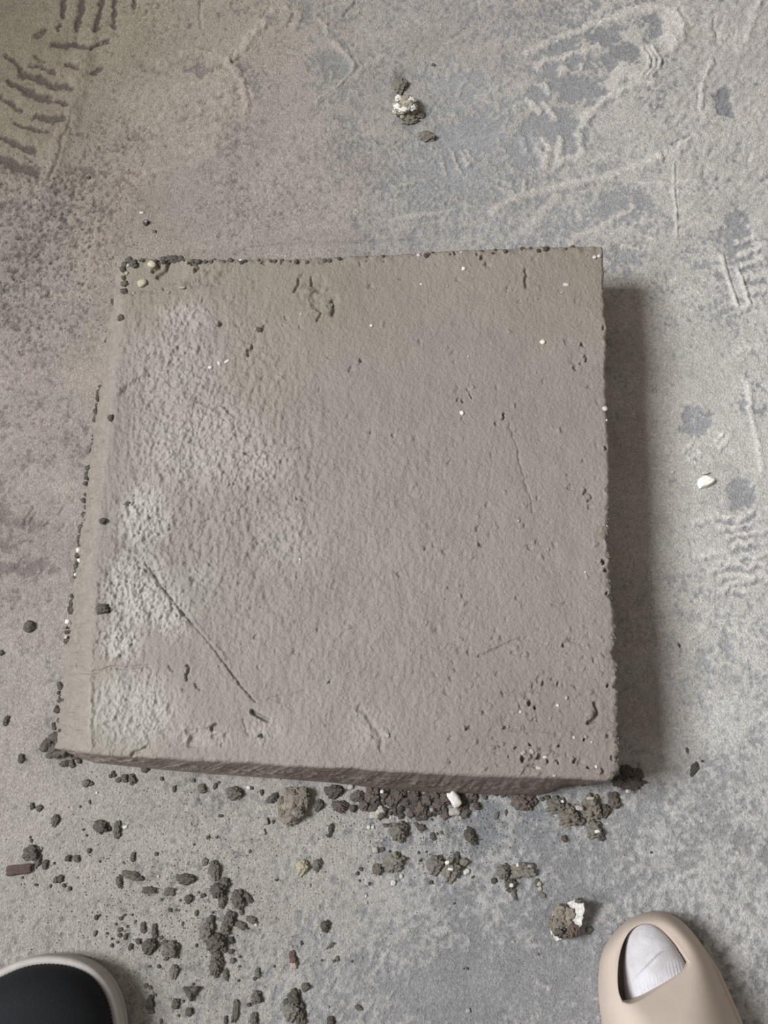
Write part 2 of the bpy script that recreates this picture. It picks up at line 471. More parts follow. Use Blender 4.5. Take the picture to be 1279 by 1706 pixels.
# --- streaks of dust
ridge([(820, 350), (872, 326), (930, 312), (985, 298), (1046, 282), (1100, 262)], 5, 1.3, 0.8)
ridge([(1100, 262), (1140, 236), (1160, 224)], 4, 1.1, 0.5)
ridge([(948, 404), (990, 384), (1022, 366), (1056, 342)], 4.5, 0.9, 0.8)
ridge([(880, 386), (905, 352), (930, 330)], 6, 0.6, 0.7)
for p in [[(738, 272), (745, 292)], [(752, 250), (758, 268), (768, 286)], [(766, 252), (782, 274)], [(776, 252), (788, 270)], [(830, 312), (856, 322)], [(832, 298), (852, 304)], [(872, 318), (876, 300)],
          [(655, 308), (690, 306)], [(650, 368), (700, 356), (760, 348)], [(1036, 408), (1062, 412)], [(1080, 396), (1092, 400)], [(1120, 500), (1160, 488)], [(1130, 350), (1158, 338)], [(1132, 374), (1162, 356)], [(1126, 300), (1160, 300)], [(1122, 320), (1165, 318)],
          [(1068, 306), (1118, 304)], [(15, 630), (60, 626), (80, 622)], [(0, 630), (24, 634)]]:
    ridge(p, 2.6, 1.0, 0.7)
ridge([(1122, 274), (1122, 320), (1126, 350), (1127, 392)], 2, 1.3, 0.6, False)
groove([(1125, 276), (1125, 320), (1129, 350), (1130, 388)], 1.0, 0.7, 0, 0, False, 1)
groove([(420, 410), (470, 405), (560, 402), (690, 398)], 1.2, 1.2, 0, 0.25, False, 1.2)
groove([(690, 396), (760, 388), (800, 386)], 1.0, 0.7, 0, 0.1, False, 1.2)
bare(1160, 700, 44, 30, 0, 1.0); bare(1235, 822, 32, 30, 20, 1.0); bare(1205, 168, 20, 34, -8, 1.1, 1.0); bare(1255, 660, 30, 40, 0, 0.6)
bare(1050, 345, 60, 40, 0, 0.4); bare(1040, 420, 60, 20, 0, 0.3); bare(1230, 390, 30, 50, 0, 0.6)
ridge([(1184, 104), (1170, 140), (1166, 180)], 4, 1.9, 0.4)
groove([(1178, 110), (1164, 145), (1162, 180)], 1.5, 1.2, 0, 0.1, False, 1.5)
ridge([(1268, -10), (1252, 40), (1230, 84)], 5, 1.6, 0.4)
groove([(1190, 30), (1194, 72)], 2.2, 1.6, 0, 0.2)
groove([(1225, 52), (1198, 76)], 1.5, 1.0, 0, 0)
groove([(1136, 204), (1104, 220)], 2, 1.3, 0, 0); groove([(1130, 240), (1100, 272)], 2, 1.2, 0, 0); groove([(1146, 225), (1118, 238)], 1.5, 1.0)
groove([(1275, 240), (1252, 252), (1246, 268)], 1.8, 1.2, 0, 0.1, False); ridge([(1258, 262), (1276, 250)], 6, 0.9, 0.2)
# --- tyre-like bars at the right rim
for p in [[(1203, 428), (1212, 462), (1228, 508)], [(1228, 448), (1240, 478), (1248, 506)]]:
    ridge(p, 3.2, 1.7, 0.5, False)
    groove([(a + 4.5, b_) for a, b_ in p], 1.4, 1.0, 0, 0.1, False, 1.2)
for p in [[(1240, 462), (1279, 458)], [(1246, 486), (1279, 478)], [(1232, 424), (1275, 408)], [(1238, 440), (1268, 432)], [(1228, 404), (1262, 392)], [(1236, 512), (1270, 500)], [(1232, 582), (1270, 574)]]:
    ridge(p, 4.5, 1.2, 0.6); groove([(a, b_ + 8) for a, b_ in p], 2.2, 0.9, 0.5, 0.1)
ridge([(1244, 630), (1250, 690), (1262, 730), (1268, 780)], 4, 1.2, 0.6)
groove([(1238, 640), (1250, 620), (1275, 612)], 1.6, 0.8, 0.2, 0.1)
for p in [[(1140, 748), (1152, 738)], [(1150, 766), (1168, 754)], [(1194, 736), (1210, 720)], [(1200, 745), (1214, 732)], [(1165, 738), (1196, 744)]]:
    ridge(p, 3, 1.0, 0.4); groove([(a + 2, b_ + 4) for a, b_ in p], 1.2, 0.8)
wr = random.Random(23)
for k in range(11):                                                   # wavy bars of scuffed dust
    yy = 855 + 13 * k + wr.uniform(-4, 4)
    x0 = 1160 + wr.uniform(0, 60); ln = wr.randint(4, 8); ph = wr.uniform(0, 6)
    pts = [(x0 + 13 * i + wr.uniform(-3, 3), yy + 3.5 * math.sin(i * 1.1 + ph) - i * wr.uniform(0.5, 3.0)) for i in range(ln)]
    ridge(pts, wr.uniform(2.5, 5.5), wr.uniform(0.7, 1.4), 0.75)
    groove([(a + 3, b_ + 8) for a, b_ in pts], 2.2, 0.7, 0.6, 0.12)
for p in [[(1152, 900), (1152, 935)], [(1152, 898), (1180, 896)], [(1210, 990), (1240, 970)], [(1200, 1000), (1235, 985)]]:
    groove(p, 1.3, 0.9, 0, 0.1)
for p in [[(1190, 1108), (1236, 1112)], [(1180, 1150), (1232, 1152)], [(1185, 1170), (1225, 1168), (1230, 1155)], [(1200, 1190), (1222, 1184)], [(1200, 1080), (1180, 1092)]]:
    ridge(p, 2.6, 0.6, 0.6)
groove([(1136, 1080), (1131, 1092)], 1.5, 1.2, 0, 0.4)
# --- left of the slab
for p in [[(55, 842), (44, 862), (42, 872)], [(58, 850), (50, 868)], [(100, 852), (108, 842)], [(98, 878), (106, 870)], [(72, 874), (80, 868)], [(28, 945), (42, 925)], [(45, 930), (50, 922)]]:
    groove(p, 2, 1.3, 0.2, 0.35)
bare(40, 868, 60, 14, 8, 0.5); bare(40, 945, 80, 16, 4, 0.55); bare(30, 905, 60, 14, 5, 0.3)
ridge([(0, 960), (60, 956), (110, 962)], 6, 0.7, 0.2)
ridge([(20, 1082), (60, 1094), (100, 1098)], 2, 0.8, 0.2)
ridge([(0, 1082), (30, 1084)], 6, 0.8, 0.4)
groove([(56, 1548), (70, 1530)], 1.4, 1.0, 0, 0.3, False, 1)
# --- below the slab
bare(815, 1355, 30, 26, 0, 1.0); bare(800, 1400, 26, 30, 0, 0.5); bare(300, 1375, 26, 12, 0, -0.5)
bare(664, 1690, 14, 12, 20, 1.1); bare(760, 1640, 90, 60, 0, 0.4); bare(900, 1640, 90, 50, 0, 0.3)
for p in [[(490, 1640), (500, 1622)], [(505, 1672), (516, 1660)], [(536, 1640), (540, 1628)], [(552, 1650), (560, 1630)]]:
    groove(p, 1.2, 0.8)
for k in range(26):
    a = random.uniform(660, 1260); b_ = random.uniform(1400, 1700)
    ridge([(a, b_), (a + random.uniform(-26, 26), b_ + random.uniform(-14, 14))], random.uniform(1.5, 5), 0.5, random.uniform(0.3, 0.8))
for k in range(16):
    a = random.uniform(400, 640); b_ = random.uniform(1560, 1700)
    ridge([(a, b_), (a + random.uniform(10, 30), b_ - random.uniform(16, 46))], 1.6, 0.4, random.uniform(0.2, 0.5))
m_ = blob_mask(GU, GV, 490, 1636, 30, 24, 0, 0.2); loose += 1.2 * m_; T += 0.8 * m_; hm += 0.5 * m_      # pale dust spot
# fine trowel lines
for k in range(70):
    a = random.uniform(300, 1270); b_ = random.uniform(10, 400); g = random.uniform(20, 90)
    s_ = random.uniform(-0.6, -0.15)
    ridge([(a, b_), (a + g, b_ + g * s_)], random.uniform(1.2, 3.0), random.uniform(0.3, 0.7), random.uniform(0.1, 0.35))
for k in range(30):
    a = random.uniform(1100, 1275); b_ = random.uniform(430, 1250); g = random.uniform(10, 34)
    s_ = random.uniform(-1.0, 0.3)
    ridge([(a, b_), (a + g, b_ + g * s_)], random.uniform(1.2, 3.0), random.uniform(0.4, 0.9), random.uniform(0.1, 0.4))

Tc = sstep(0.26, 0.74, T + (n_gr - 0.5) * 0.55 + (n_hi - 0.5) * 0.35)
hm += Tc * 0.5
colf = bare_c * (1 - Tc[..., None]) + dust_shade_c * Tc[..., None]
colf *= (1 - 0.5 * np.clip(dark_pits, 0, 1))[..., None]
colf *= (1 + 0.17 * np.clip(loose, 0, 1.2) * sstep(100, 700, U + 0.35 * V))[..., None]
colf *= (0.90 + 0.20 * n_hi)[..., None] * (0.90 + 0.20 * n_gr)[..., None]
colf *= (0.95 + 0.10 * fbm(X * 35, Y * 35, 3, 3))[..., None]
near = (1 - sstep(0.0, 0.15, np.maximum(np.abs(X) - 0.44, 0) + np.maximum(Y - 0.86, 0) + np.maximum(-0.20 - Y, 0)))
Z = (hm - 1.0) * 0.001 * near
far_c = dust_shade_c * 0.72 + bare_c * 0.28            # beyond the modelled relief the grain comes from the material
colf = colf * near[..., None] + far_c * (1 - near[..., None])
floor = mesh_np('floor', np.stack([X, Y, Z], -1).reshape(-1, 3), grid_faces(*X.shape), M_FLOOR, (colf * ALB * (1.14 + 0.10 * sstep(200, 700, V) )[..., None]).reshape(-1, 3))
tag(floor, 'dusty grey concrete floor with footprints and scuffs in the dust', None, kind='structure')

def floor_z(x, y):
    i = int(np.clip(np.searchsorted(gx, x), 0, len(gx) - 1)); j = int(np.clip(np.searchsorted(gy, y), 0, len(gy) - 1))
    return float(Z[j, i])

# ================================================================== THE SLAB
NSLAB = 540
def resample(pts, n):
    p = np.asarray(pts, float)
    d = np.concatenate([[0], np.cumsum(np.hypot(*np.diff(p, axis=0).T))]); d /= d[-1]
    t = np.linspace(0, 1, n)
    return np.stack([np.interp(t, d, p[:, 0]), np.interp(t, d, p[:, 1])], -1)

P_TOP = [(203, 432), (240, 428), (300, 429), (360, 431), (420, 429), (500, 430), (560, 427), (640, 422), (700, 419), (760, 416), (840, 413), (900, 410), (960, 409), (1005, 408)]
P_RIGHT = [(1005, 408), (1006, 470), (1007, 520), (1009, 544), (1012, 551), (1008, 560), (1010, 580), (1010, 620), (1011, 680), (1013, 720), (1015, 745), (1016, 780), (1017, 800), (1014, 812), (1016, 835),
           (1016, 842), (1012, 860), (1014, 875), (1011, 892), (1012, 905), (1012, 918), (1015, 930), (1015, 942), (1016, 960), (1018, 982), (1016, 992), (1021, 1010), (1025, 1045), (1027, 1068), (1024, 1080), (1020, 1087), (1022, 1096), (1027, 1108),
           (1025, 1124), (1029, 1128), (1026, 1136), (1025, 1144), (1030, 1152), (1029, 1166), (1026, 1176), (1028, 1200), (1028, 1220), (1030, 1240), (1025, 1256), (1027, 1264), (1032, 1276), (1026, 1290), (1015, 1301)]
P_BOT = [(148, 1256), (200, 1261), (280, 1264), (345, 1269), (420, 1271), (480, 1277), (560, 1280), (580, 1279), (620, 1284), (700, 1288), (800, 1294), (900, 1296), (960, 1298), (1015, 1301)]
P_LEFT = [(203, 432), (206, 480), (199, 560), (189, 650), (177, 760), (165, 860), (156, 960), (151, 1060), (147, 1120), (145, 1200), (148, 1256)]
eT, eR, eB, eL = (resample(p, NSLAB) for p in (P_TOP, P_RIGHT, P_BOT, P_LEFT))
tt = np.linspace(0, 1, NSLAB)
def edge_jit(e, k, amp, ax):
    j = (fbm(tt[None, :] * 70, tt[None, :] * 0 + k * 3.7, k, 4, 0.65)[0] - 0.5) * 2 * amp
    e[:, ax] += j * np.minimum(1, 20 * np.minimum(tt, 1 - tt))
edge_jit(eT, 1, 2.6, 1); edge_jit(eR, 2, 3.6, 0); edge_jit(eB, 3, 1.8, 1); edge_jit(eL, 4, 4.5, 0)
s_, t_ = np.meshgrid(tt, tt)
SU = np.empty((NSLAB, NSLAB)); SV = np.empty_like(SU)
for k, A in ((0, SU), (1, SV)):
    A[:] = ((1 - t_) * eT[None, :, k] + t_ * eB[None, :, k] + (1 - s_) * eL[:, None, k] + s_ * eR[:, None, k]
            - ((1 - s_) * (1 - t_) * eT[0, k] + s_ * (1 - t_) * eT[-1, k] + (1 - s_) * t_ * eB[0, k] + s_ * t_ * eB[-1, k]))
def slab_z(s):
    return 0.054 + 0.013 * s
ZS = slab_z(s_)
SX, SY = at_np(SU, SV, ZS)
WSU = SU + 5 * (fbm(SX * 90, SY * 90, 1) - 0.5) * 2 + 2.5 * (fbm(SX * 300, SY * 300, 5, 2) - 0.5) * 2
WSV = SV + 5 * (fbm(SX * 90, SY * 90, 2) - 0.5) * 2 + 2.5 * (fbm(SX * 300, SY * 300, 6, 2) - 0.5) * 2

SLABC = [
 (260, 470, (150, 141, 124)), (420, 460, (152, 143, 129)), (540, 490, (150, 142, 126)), (700, 480, (156, 146, 137)), (900, 480, (155, 145, 134)), (980, 440, (152, 143, 129)),
 (800, 600, (157, 147, 139)), (950, 620, (158, 148, 140)), (330, 560, (160, 150, 143)), (290, 640, (160, 151, 144)), (400, 650, (162, 152, 144)), (560, 640, (156, 146, 138)),
 (430, 620, (156, 147, 134)), (300, 760, (164, 156, 149)), (450, 800, (162, 153, 146)), (650, 780, (157, 147, 140)), (900, 800, (158, 149, 142)), (990, 860, (160, 150, 143)),
 (600, 920, (160, 151, 144)), (480, 900, (160, 154, 146)), (800, 1000, (159, 150, 143)), (950, 1060, (158, 148, 142)), (330, 1000, (158, 154, 143)), (400, 1050, (162, 153, 146)),
 (300, 1060, (158, 149, 140)), (520, 1120, (160, 151, 145)), (700, 1180, (158, 148, 141)), (900, 1200, (152, 142, 136)), (980, 1260, (152, 142, 135)), (780, 1260, (154, 144, 136)),
 (350, 1200, (162, 152, 144)), (480, 1220, (164, 157, 149)), (600, 1220, (160, 153, 146)), (230, 1180, (163, 158, 146)), (185, 700, (150, 141, 136)), (170, 900, (154, 145, 140)),
]
colS = rbf(SU, SV, SLABC, 3.0, 50.0)
m_hi = fbm(SX * 330, SY * 330, 3, 3)
m_hi2 = fbm(SX * 540, SY * 420, 6, 2)
m_mid = fbm(SX * 85, SY * 60, 1, 4)
m_str = fbm(SX * 300, SY * 110, 4, 3)                 # drawn out along the slab
chalk = np.zeros_like(SU)
for a in [(240, 862, 60, 80, 10, 0.85), (220, 985, 100, 95, -20, 0.9), (270, 1010, 50, 80, -35, 0.9), (195, 1070, 62, 45, 0, 1.0), (225, 1180, 105, 90, 0, 0.62), (305, 530, 60, 40, 0, 0.5), (330, 1225, 80, 30, 0, 0.4),
          (290, 620, 110, 110, 0, 0.35), (330, 740, 150, 110, 0, 0.45), (420, 770, 90, 60, 0, 0.4), (480, 900, 70, 80, 0, 0.22), (440, 1215, 44, 40, 0, 0.35), (610, 1215, 60, 60, 0, 0.22), (330, 960, 40, 30, 0, 0.35)]:
    chalk = np.maximum(chalk, a[5] * blob_mask(WSU, WSV, *a[:5], 0.3))
roughS = np.clip(chalk * 0.9 + 0.55 * blob_mask(SU, SV, 330, 750, 260, 420, 0, 0.3) + 0.11 + 0.25 * blob_mask(SU, SV, 560, 950, 330, 420, 0, 0.3), 0, 1.1)
hs = (fbm(SX * 12, SY * 12, 2, 3) - 0.5) * 2.4 + (m_mid - 0.5) * (0.7 + 1.1 * roughS)
hs += (m_hi - 0.5) * 2.7 * roughS + (m_str - 0.5) * 2.5 * np.clip(roughS, 0.10, 0.8) + (m_hi2 - 0.5) * 2.1 * np.clip(chalk + 0.2, 0, 1) + (fbm(SX * 620, SY * 620, 7, 1) - 0.5) * (0.25 + 1.1 * np.clip(chalk, 0, 1))
FSU = SU + 3.2 * (fbm(SX * 330, SY * 330, 2, 2) - 0.5) * 2 + 2.0 * (fbm(SX * 650, SY * 650, 3, 2) - 0.5) * 2
FSV = SV + 3.2 * (fbm(SX * 330, SY * 330, 4, 2) - 0.5) * 2 + 2.0 * (fbm(SX * 650, SY * 650, 5, 2) - 0.5) * 2
recess_shade = np.zeros_like(SU)  # shade painted into the colour of pits and grooves

def s_groove(pts, wd, depth, soft=None, warp=False, dk=0.0):
    global hs, recess_shade
    m = stroke_mask(WSU if warp else 0.7 * SU + 0.3 * FSU, WSV if warp else 0.7 * SV + 0.3 * FSV, pts, wd, soft)
    hs -= depth * m; recess_shade += 0.5 * dk * m
def s_pit(x, y, rx, ry, depth, rot=0, dk=0.08):
    global hs, recess_shade
    m = blob_mask(FSU, FSV, x, y, rx, ry, rot, 0.3)
    hs -= depth * m; recess_shade += 0.4 * dk * m
    if depth > 2:                      # clay pushed up on one side
        hs += 0.28 * depth * blob_mask(FSU, FSV, x - rx * 1.1, y - ry * 0.3, rx * 1.2, ry * 1.2, rot, 0.2)

s_groove([(213, 902), (232, 928), (252, 954)], 9, 1.3, 9, True, 0.35)
s_groove([(252, 950), (290, 1002), (320, 1040)], 4, 0.9, 5, True, 0.15)
s_groove([(240, 935), (275, 984), (305, 1022), (336, 1056), (372, 1102), (400, 1140), (426, 1170)], 1.0, 2.2, 1.6, False, 0.35)
s_groove([(300, 1010), (340, 1054), (374, 1096)], 3, -0.9, 3, True)
s_groove([(420, 1186), (432, 1193), (446, 1200)], 3, 4.5, 2, False, 0.5)
s_pit(433, 1226, 4, 6, 4)
for p, wd, dp in [([(395, 752), (440, 755), (470, 751), (502, 746)], 1.2, 1.6), ([(283, 880), (330, 868), (370, 856), (402, 843)], 1.2, 1.2), ([(795, 1092), (830, 1080), (862, 1066), (875, 1064)], 1.2, 1.4), ([(846, 706), (862, 750), (874, 800), (888, 850)], 1.2, 1.0),
                  ([(877, 450), (876, 478)], 2.2, 2.4), ([(445, 1166), (470, 1160), (506, 1152)], 1.2, 1.0), ([(150, 1120), (200, 1112), (246, 1108)], 2.0, 1.4), ([(149, 1120), (148, 1180), (149, 1250)], 1.6, 1.0),
                  ([(330, 665), (360, 680), (376, 700)], 3, 1.4), ([(360, 672), (392, 690)], 2.5, 1.4), ([(311, 1108), (313, 1132)], 1.6, 3.0), ([(283, 1108), (288, 1116)], 1.6, 2.0), ([(326, 1142), (334, 1148)], 1.6, 2),
                  ([(350, 1216), (362, 1207)], 2, 3.5), ([(310, 1218), (350, 1214)], 2, 1.4), ([(600, 1180), (630, 1220), (636, 1250)], 4, 1.4), ([(404, 1195), (412, 1222)], 2, 1.2), ([(222, 1260), (240, 1246)], 2, 2.5), ([(318, 1240), (324, 1225)], 4, 1.8),
                  ([(838, 1160), (846, 1156), (905, 1150)], 2, 0.9), ([(850, 1216), (930, 1222)], 1.5, 0.8), ([(985, 1214), (1018, 1215)], 1.5, 1.0), ([(205, 1035), (222, 1058)], 2, 0.8), ([(200, 660), (215, 640), (250, 625)], 2.5, 1.4),
                  ([(640, 1226), (660, 1210)], 1.2, 0.4)]:
    s_groove(p, wd, dp, None, True, 0.12)
s_groove([(151, 1126), (151, 1250)], 4, -1.2, 4, True)
# hook of lifted clay at the lower right, the ring and other pulled-up crumbs
s_groove([(990, 1172), (996, 1186), (990, 1200), (980, 1204)], 2.4, 3.6, 2, False, 0.3)
s_pit(983, 1190, 7, 8, -2.0, 0, 0)
s_groove([(972, 823), (976, 818), (984, 822), (986, 830), (980, 834)], 1.5, 2.2, 1.5, False, 0.2)
rs = np.random.RandomState(5)
PITS = [(803, 430, 4, 7, 5), (809, 440, 3, 4, 4), (797, 424, 4, 3, 4), (757, 422, 3, 4, 4), (668, 463, 3, 3, 3), (1005, 546, 3, 5, 5), (970, 575, 3, 4, 5), (976, 597, 3, 6, 4), (958, 612, 4, 4, 4), (966, 606, 3, 3, 3), (955, 602, 9, 9, 1.2), (771, 668, 3, 3, 5), (784, 659, 3, 7, 4), (778, 648, 5, 3, 3),
        (762, 668, 3, 5, 3), (825, 706, 3, 5, 5), (838, 694, 3, 8, 4), (945, 792, 4, 3, 4), (948, 815, 5, 3, 4), (1009, 746, 4, 4, 6), (800, 908, 6, 4, 4), (795, 880, 4, 8, 2), (815, 890, 4, 6, 2), (1005, 937, 5, 4, 6), (1009, 950, 4, 4, 5), (1012, 990, 4, 4, 4),
        (780, 1088, 6, 4, 3.5), (758, 1116, 4, 4, 3), (881, 1171, 4, 5, 4), (891, 1178, 5, 3, 5), (928, 1140, 3, 5, 3), (940, 1076, 3, 6, 3), (905, 1138, 4, 5, 2.5), (838, 1155, 3, 6, 3), (780, 1213, 6, 4, 4), (842, 1212, 6, 4, 4), (838, 1200, 8, 10, 1.4), (930, 1243, 3, 4, 4), (973, 1232, 4, 4, 4), (1012, 1228, 5, 4, 3),
        (882, 1240, 3, 4, 5), (871, 1264, 4, 8, 5), (885, 1276, 12, 3, 4), (898, 1262, 4, 8, 5), (912, 1268, 3, 3, 4), (927, 1270, 3, 5, 4), (958, 1266, 4, 7, 5), (980, 1280, 4, 3, 5), (860, 1245, 4, 4, 3), (1003, 1285, 5, 7, 3), (1013, 1142, 4, 4, 5), (1020, 1262, 4, 6, 4),
        (848, 1260, 3, 3, 3), (748, 1268, 3, 3, 3), (832, 1245, 3, 3, 2), (288, 602, 5, 10, 2.2), (296, 582, 12, 6, 1.6), (300, 588, 16, 8, 0.8), (416, 582, 4, 14, 2.6), (413, 592, 4, 4, 4), (367, 541, 4, 4, 4), (432, 549, 6, 5, 2.5), (440, 546, 4, 4, 3), (476, 530, 4, 6, 3.5), (498, 544, 4, 4, 2),
        (362, 618, 3, 10, 3), (213, 837, 9, 6, 2.2), (181, 894, 3, 3, 3), (172, 868, 5, 5, -1.5), (550, 1137, 4, 3, 3), (430, 1112, 5, 5, 2), (490, 1085, 6, 6, 1.6), (530, 1050, 5, 5, 1.6), (600, 602, 5, 4, 2.5), (546, 596, 4, 3, 2), (618, 720, 4, 4, 2), (430, 905, 4, 4, 3), (310, 798, 6, 4, 2.5), (197, 527, 8, 4, 3),
        (200, 540, 5, 4, 3), (178, 1016, 5, 6, 4), (168, 1012, 8, 8, 1.5), (327, 450, 4, 8, 4.5), (322, 440, 8, 4, 3), (222, 470, 5, 3, 3), (272, 482, 4, 4, 3), (440, 437, 8, 5, 3), (470, 436, 6, 5, 3), (535, 438, 8, 6, 2.5), (600, 440, 4, 8, 2), (613, 432, 6, 4, 3), (640, 434, 5, 4, 2.5), (210, 650, 5, 9, 2.5)]
for p in PITS:
    s_pit(*p[:4], p[4] * rs.uniform(0.45, 0.95) if p[4] > 0 else p[4], rs.uniform(-40, 40))
for p in [(880, 1262, 9, 7, -2.2), (893, 1248, 6, 5, -2), (838, 1210, 5, 4, -1.5), (1000, 1282, 5, 5, -1.6), (960, 1272, 4, 4, -1)]:
    s_pit(*p, 0, 0)
for k in range(340):
    if k < 170:
        x, y = rs.uniform(720, 1010), rs.uniform(430, 1290)
        if y < 1000 and rs.rand() < 0.5: y = rs.uniform(1060, 1290)
    else:
        x, y = rs.uniform(200, 1000), rs.uniform(440, 1270)
    sg = 1 if rs.rand() < 0.55 else -1
    s_pit(x, y, rs.uniform(2.5, 7), rs.uniform(2.5, 7), sg * rs.uniform(0.4, 1.5), rs.uniform(0, 180), 0)
# broken patch near the far edge
for a in [(520, 470, 26, 18, 20, 0.9), (540, 500, 24, 22, 0, 1.3), (536, 517, 24, 9, 0, -0.8), (515, 484, 9, 9, 0, -1.2)]:
    m = blob_mask(WSU, WSV, *a[:5], 0.7)
    hs -= a[5] * m * 1.3
s_groove([(553, 500), (557, 512), (554, 524)], 2.5, 3, 2, False, 0.4)
s_groove([(498, 466), (497, 476), (490, 486)], 2, 2.2, 1.5, False, 0.3); s_groove([(518, 462), (520, 474)], 1.6, 2, 1.5, False, 0.2); s_groove([(536, 522), (528, 534)], 1.6, 2, 1.5, False, 0.3)
rgh = blob_mask(SU, SV, 525, 495, 50, 45, 0, 0.4)
hs += rgh * (fbm(SX * 200, SY * 200, 2, 3) - 0.5) * 2.4
# the crumbled far left corner lies lower
cn = blob_mask(WSU, WSV, 235, 452, 90, 40, -6, 0.75)
hs = hs * (1 - 0.6 * cn) - 2.2 * cn
for p in [[(262, 432), (264, 444), (254, 450)], [(281, 434), (277, 450), (262, 460)]]:
    s_groove(p, 2.5, 3.0, 2, False, 0.4)
s_groove([(230, 432), (250, 428)], 3, -1.6, 3)
s_groove([(310, 478), (360, 468), (385, 452)], 4, 1.4, 4, True, 0.2)
# edges: worn and crumbly
dl = np.hypot(SU - eL[:, None, 0], 0); dr = eR[:, None, 0] - SU
dt = SV - eT[None, :, 1]; db = eB[None, :, 1] - SV
cr = fbm(SX * 150, SY * 150, 5, 3)
for d_, wdt, dep in ((dl, 10, 0.8), (dr, 5, 2.2), (dt, 9, 2.0), (db, 5, 1.8)):
    k_ = 1 - np.clip(d_ / (wdt * (0.5 + cr)), 0, 1)
    hs -= dep * k_ * k_
edge_r = np.clip(1 - dr / 26, 0, 1); hs += edge_r * (fbm(SX * 110, SY * 110, 7, 3) - 0.5) * 3.4 * np.clip((SV - 700) / 200, 0.1, 1)
edge_t = np.clip(1 - dt / 22, 0, 1); hs += edge_t * (fbm(SX * 160, SY * 160, 4, 3) - 0.5) * 3.6
edge_b = np.clip(1 - db / 26, 0, 1) * np.clip((700 - SU) / 300, 0, 1); hs += edge_b * (fbm(SX * 120, SY * 120, 4, 3) - 0.5) * 3.0

chalk *= np.where(SV < 1105, sstep(4, 46, SU - eL[:, None, 0]), 1.0)
chalk_c = lin((206, 202, 195))
kk = np.clip(chalk * (0.42 + 1.1 * (m_hi2 - 0.3) + 0.4 * (m_hi - 0.5)), 0, 0.7)[..., None]
colS = colS * (1 - kk) + chalk_c[None, None, :] * kk
colS = desat(colS, np.full_like(SU, 0.18)) * 1.02
colS *= (0.93 + 0.14 * m_mid)[..., None]
colS *= (1 - 0.35 * np.clip(recess_shade, 0, 1))[..., None]
slab_top = np.stack([SX, SY, ZS + hs * 0.001], -1).reshape(-1, 3)
n = NSLAB
idx = np.arange(n * n).reshape(n, n)
loop = np.concatenate([idx[0, :-1], idx[:-1, -1], idx[-1, :0:-1], idx[:0:-1, 0]])
top_pts = slab_top[loop]
# outline on the floor
P_BL = [(190, 496), (178, 560), (165, 650), (150, 750), (138, 850), (129, 920), (119, 1000), (107, 1080), (95, 1170), (84, 1246)]
P_BF = [(84, 1246), (150, 1270), (250, 1281), (350, 1290), (480, 1299), (556, 1305), (580, 1308), (640, 1316), (750, 1323), (890, 1326), (915, 1322), (935, 1308), (1008, 1308)]
bl = resample(P_BL, n); bf = resample(P_BF, n)
bl[:, 0] += (fbm(tt[None, :] * 90, tt[None, :] * 0 + 3.3, 2, 3)[0] - 0.5) * 7
gT = slab_top[idx[0]].copy(); gT[:, 1] -= 0.004
gR = slab_top[idx[:, -1]].copy(); gR[:, 0] -= 0.009
xl, yl = at_np(bl[:, 0], bl[:, 1], 0.0); gL = np.stack([xl, yl, xl * 0], -1)
xf, yf = at_np(bf[:, 0], bf[:, 1], 0.0); gB = np.stack([xf, yf, xf * 0], -1)
cor = gR[-1].copy(); cor[1] = 0.5 * (cor[1] + gB[-1, 1])
gR[:, 1] += (cor[1] - gR[-1, 1]) * np.clip((tt - 0.85) / 0.15, 0, 1)
gB += (cor - gB[-1])[None, :] * np.clip((tt - 0.965) / 0.035, 0, 1)[:, None]
gT += (gL[0] - gT[0])[None, :] * np.clip((0.06 - tt) / 0.06, 0, 1)[:, None]
gT += (gR[0] - gT[-1])[None, :] * np.clip((tt - 0.97) / 0.03, 0, 1)[:, None]
base = np.concatenate([gT[:-1], gR[:-1], gB[:0:-1], gL[:0:-1]]).copy(); base[:, 2] = -0.003
MS = 34
nl = len(loop)
nxt = np.roll(top_pts, -1, 0) - np.roll(top_pts, 1, 0)
outw = np.stack([-nxt[:, 1], nxt[:, 0]], -1); outw /= (np.linalg.norm(outw, axis=1, keepdims=True) + 1e-9)
cen = top_pts[:, :2].mean(0)
if ((top_pts[:, :2] - cen) * outw).sum() < 0: outw = -outw
kL = nl // 4
kern = np.ones(61) / 61
outw = np.stack([np.convolve(np.concatenate([outw[-30:, i], outw[:, i], outw[:30, i]]), kern, 'valid') for i in (0, 1)], -1)
side_co = []; side_col = []
side = np.concatenate([np.full(n - 1, 0), np.full(n - 1, 1), np.full(n - 1, 2), np.full(n - 1, 3)])
amp_side = np.choose(side, [0.0025, 0.0035, 0.0016, 0.0028])
lenp = np.cumsum(np.linalg.norm(np.diff(top_pts, axis=0, prepend=top_pts[:1]), axis=1))
sidec = np.array([lin((132, 121, 113)), lin((126, 115, 107)), lin((142, 131, 125)), lin((157, 149, 142))])[side]
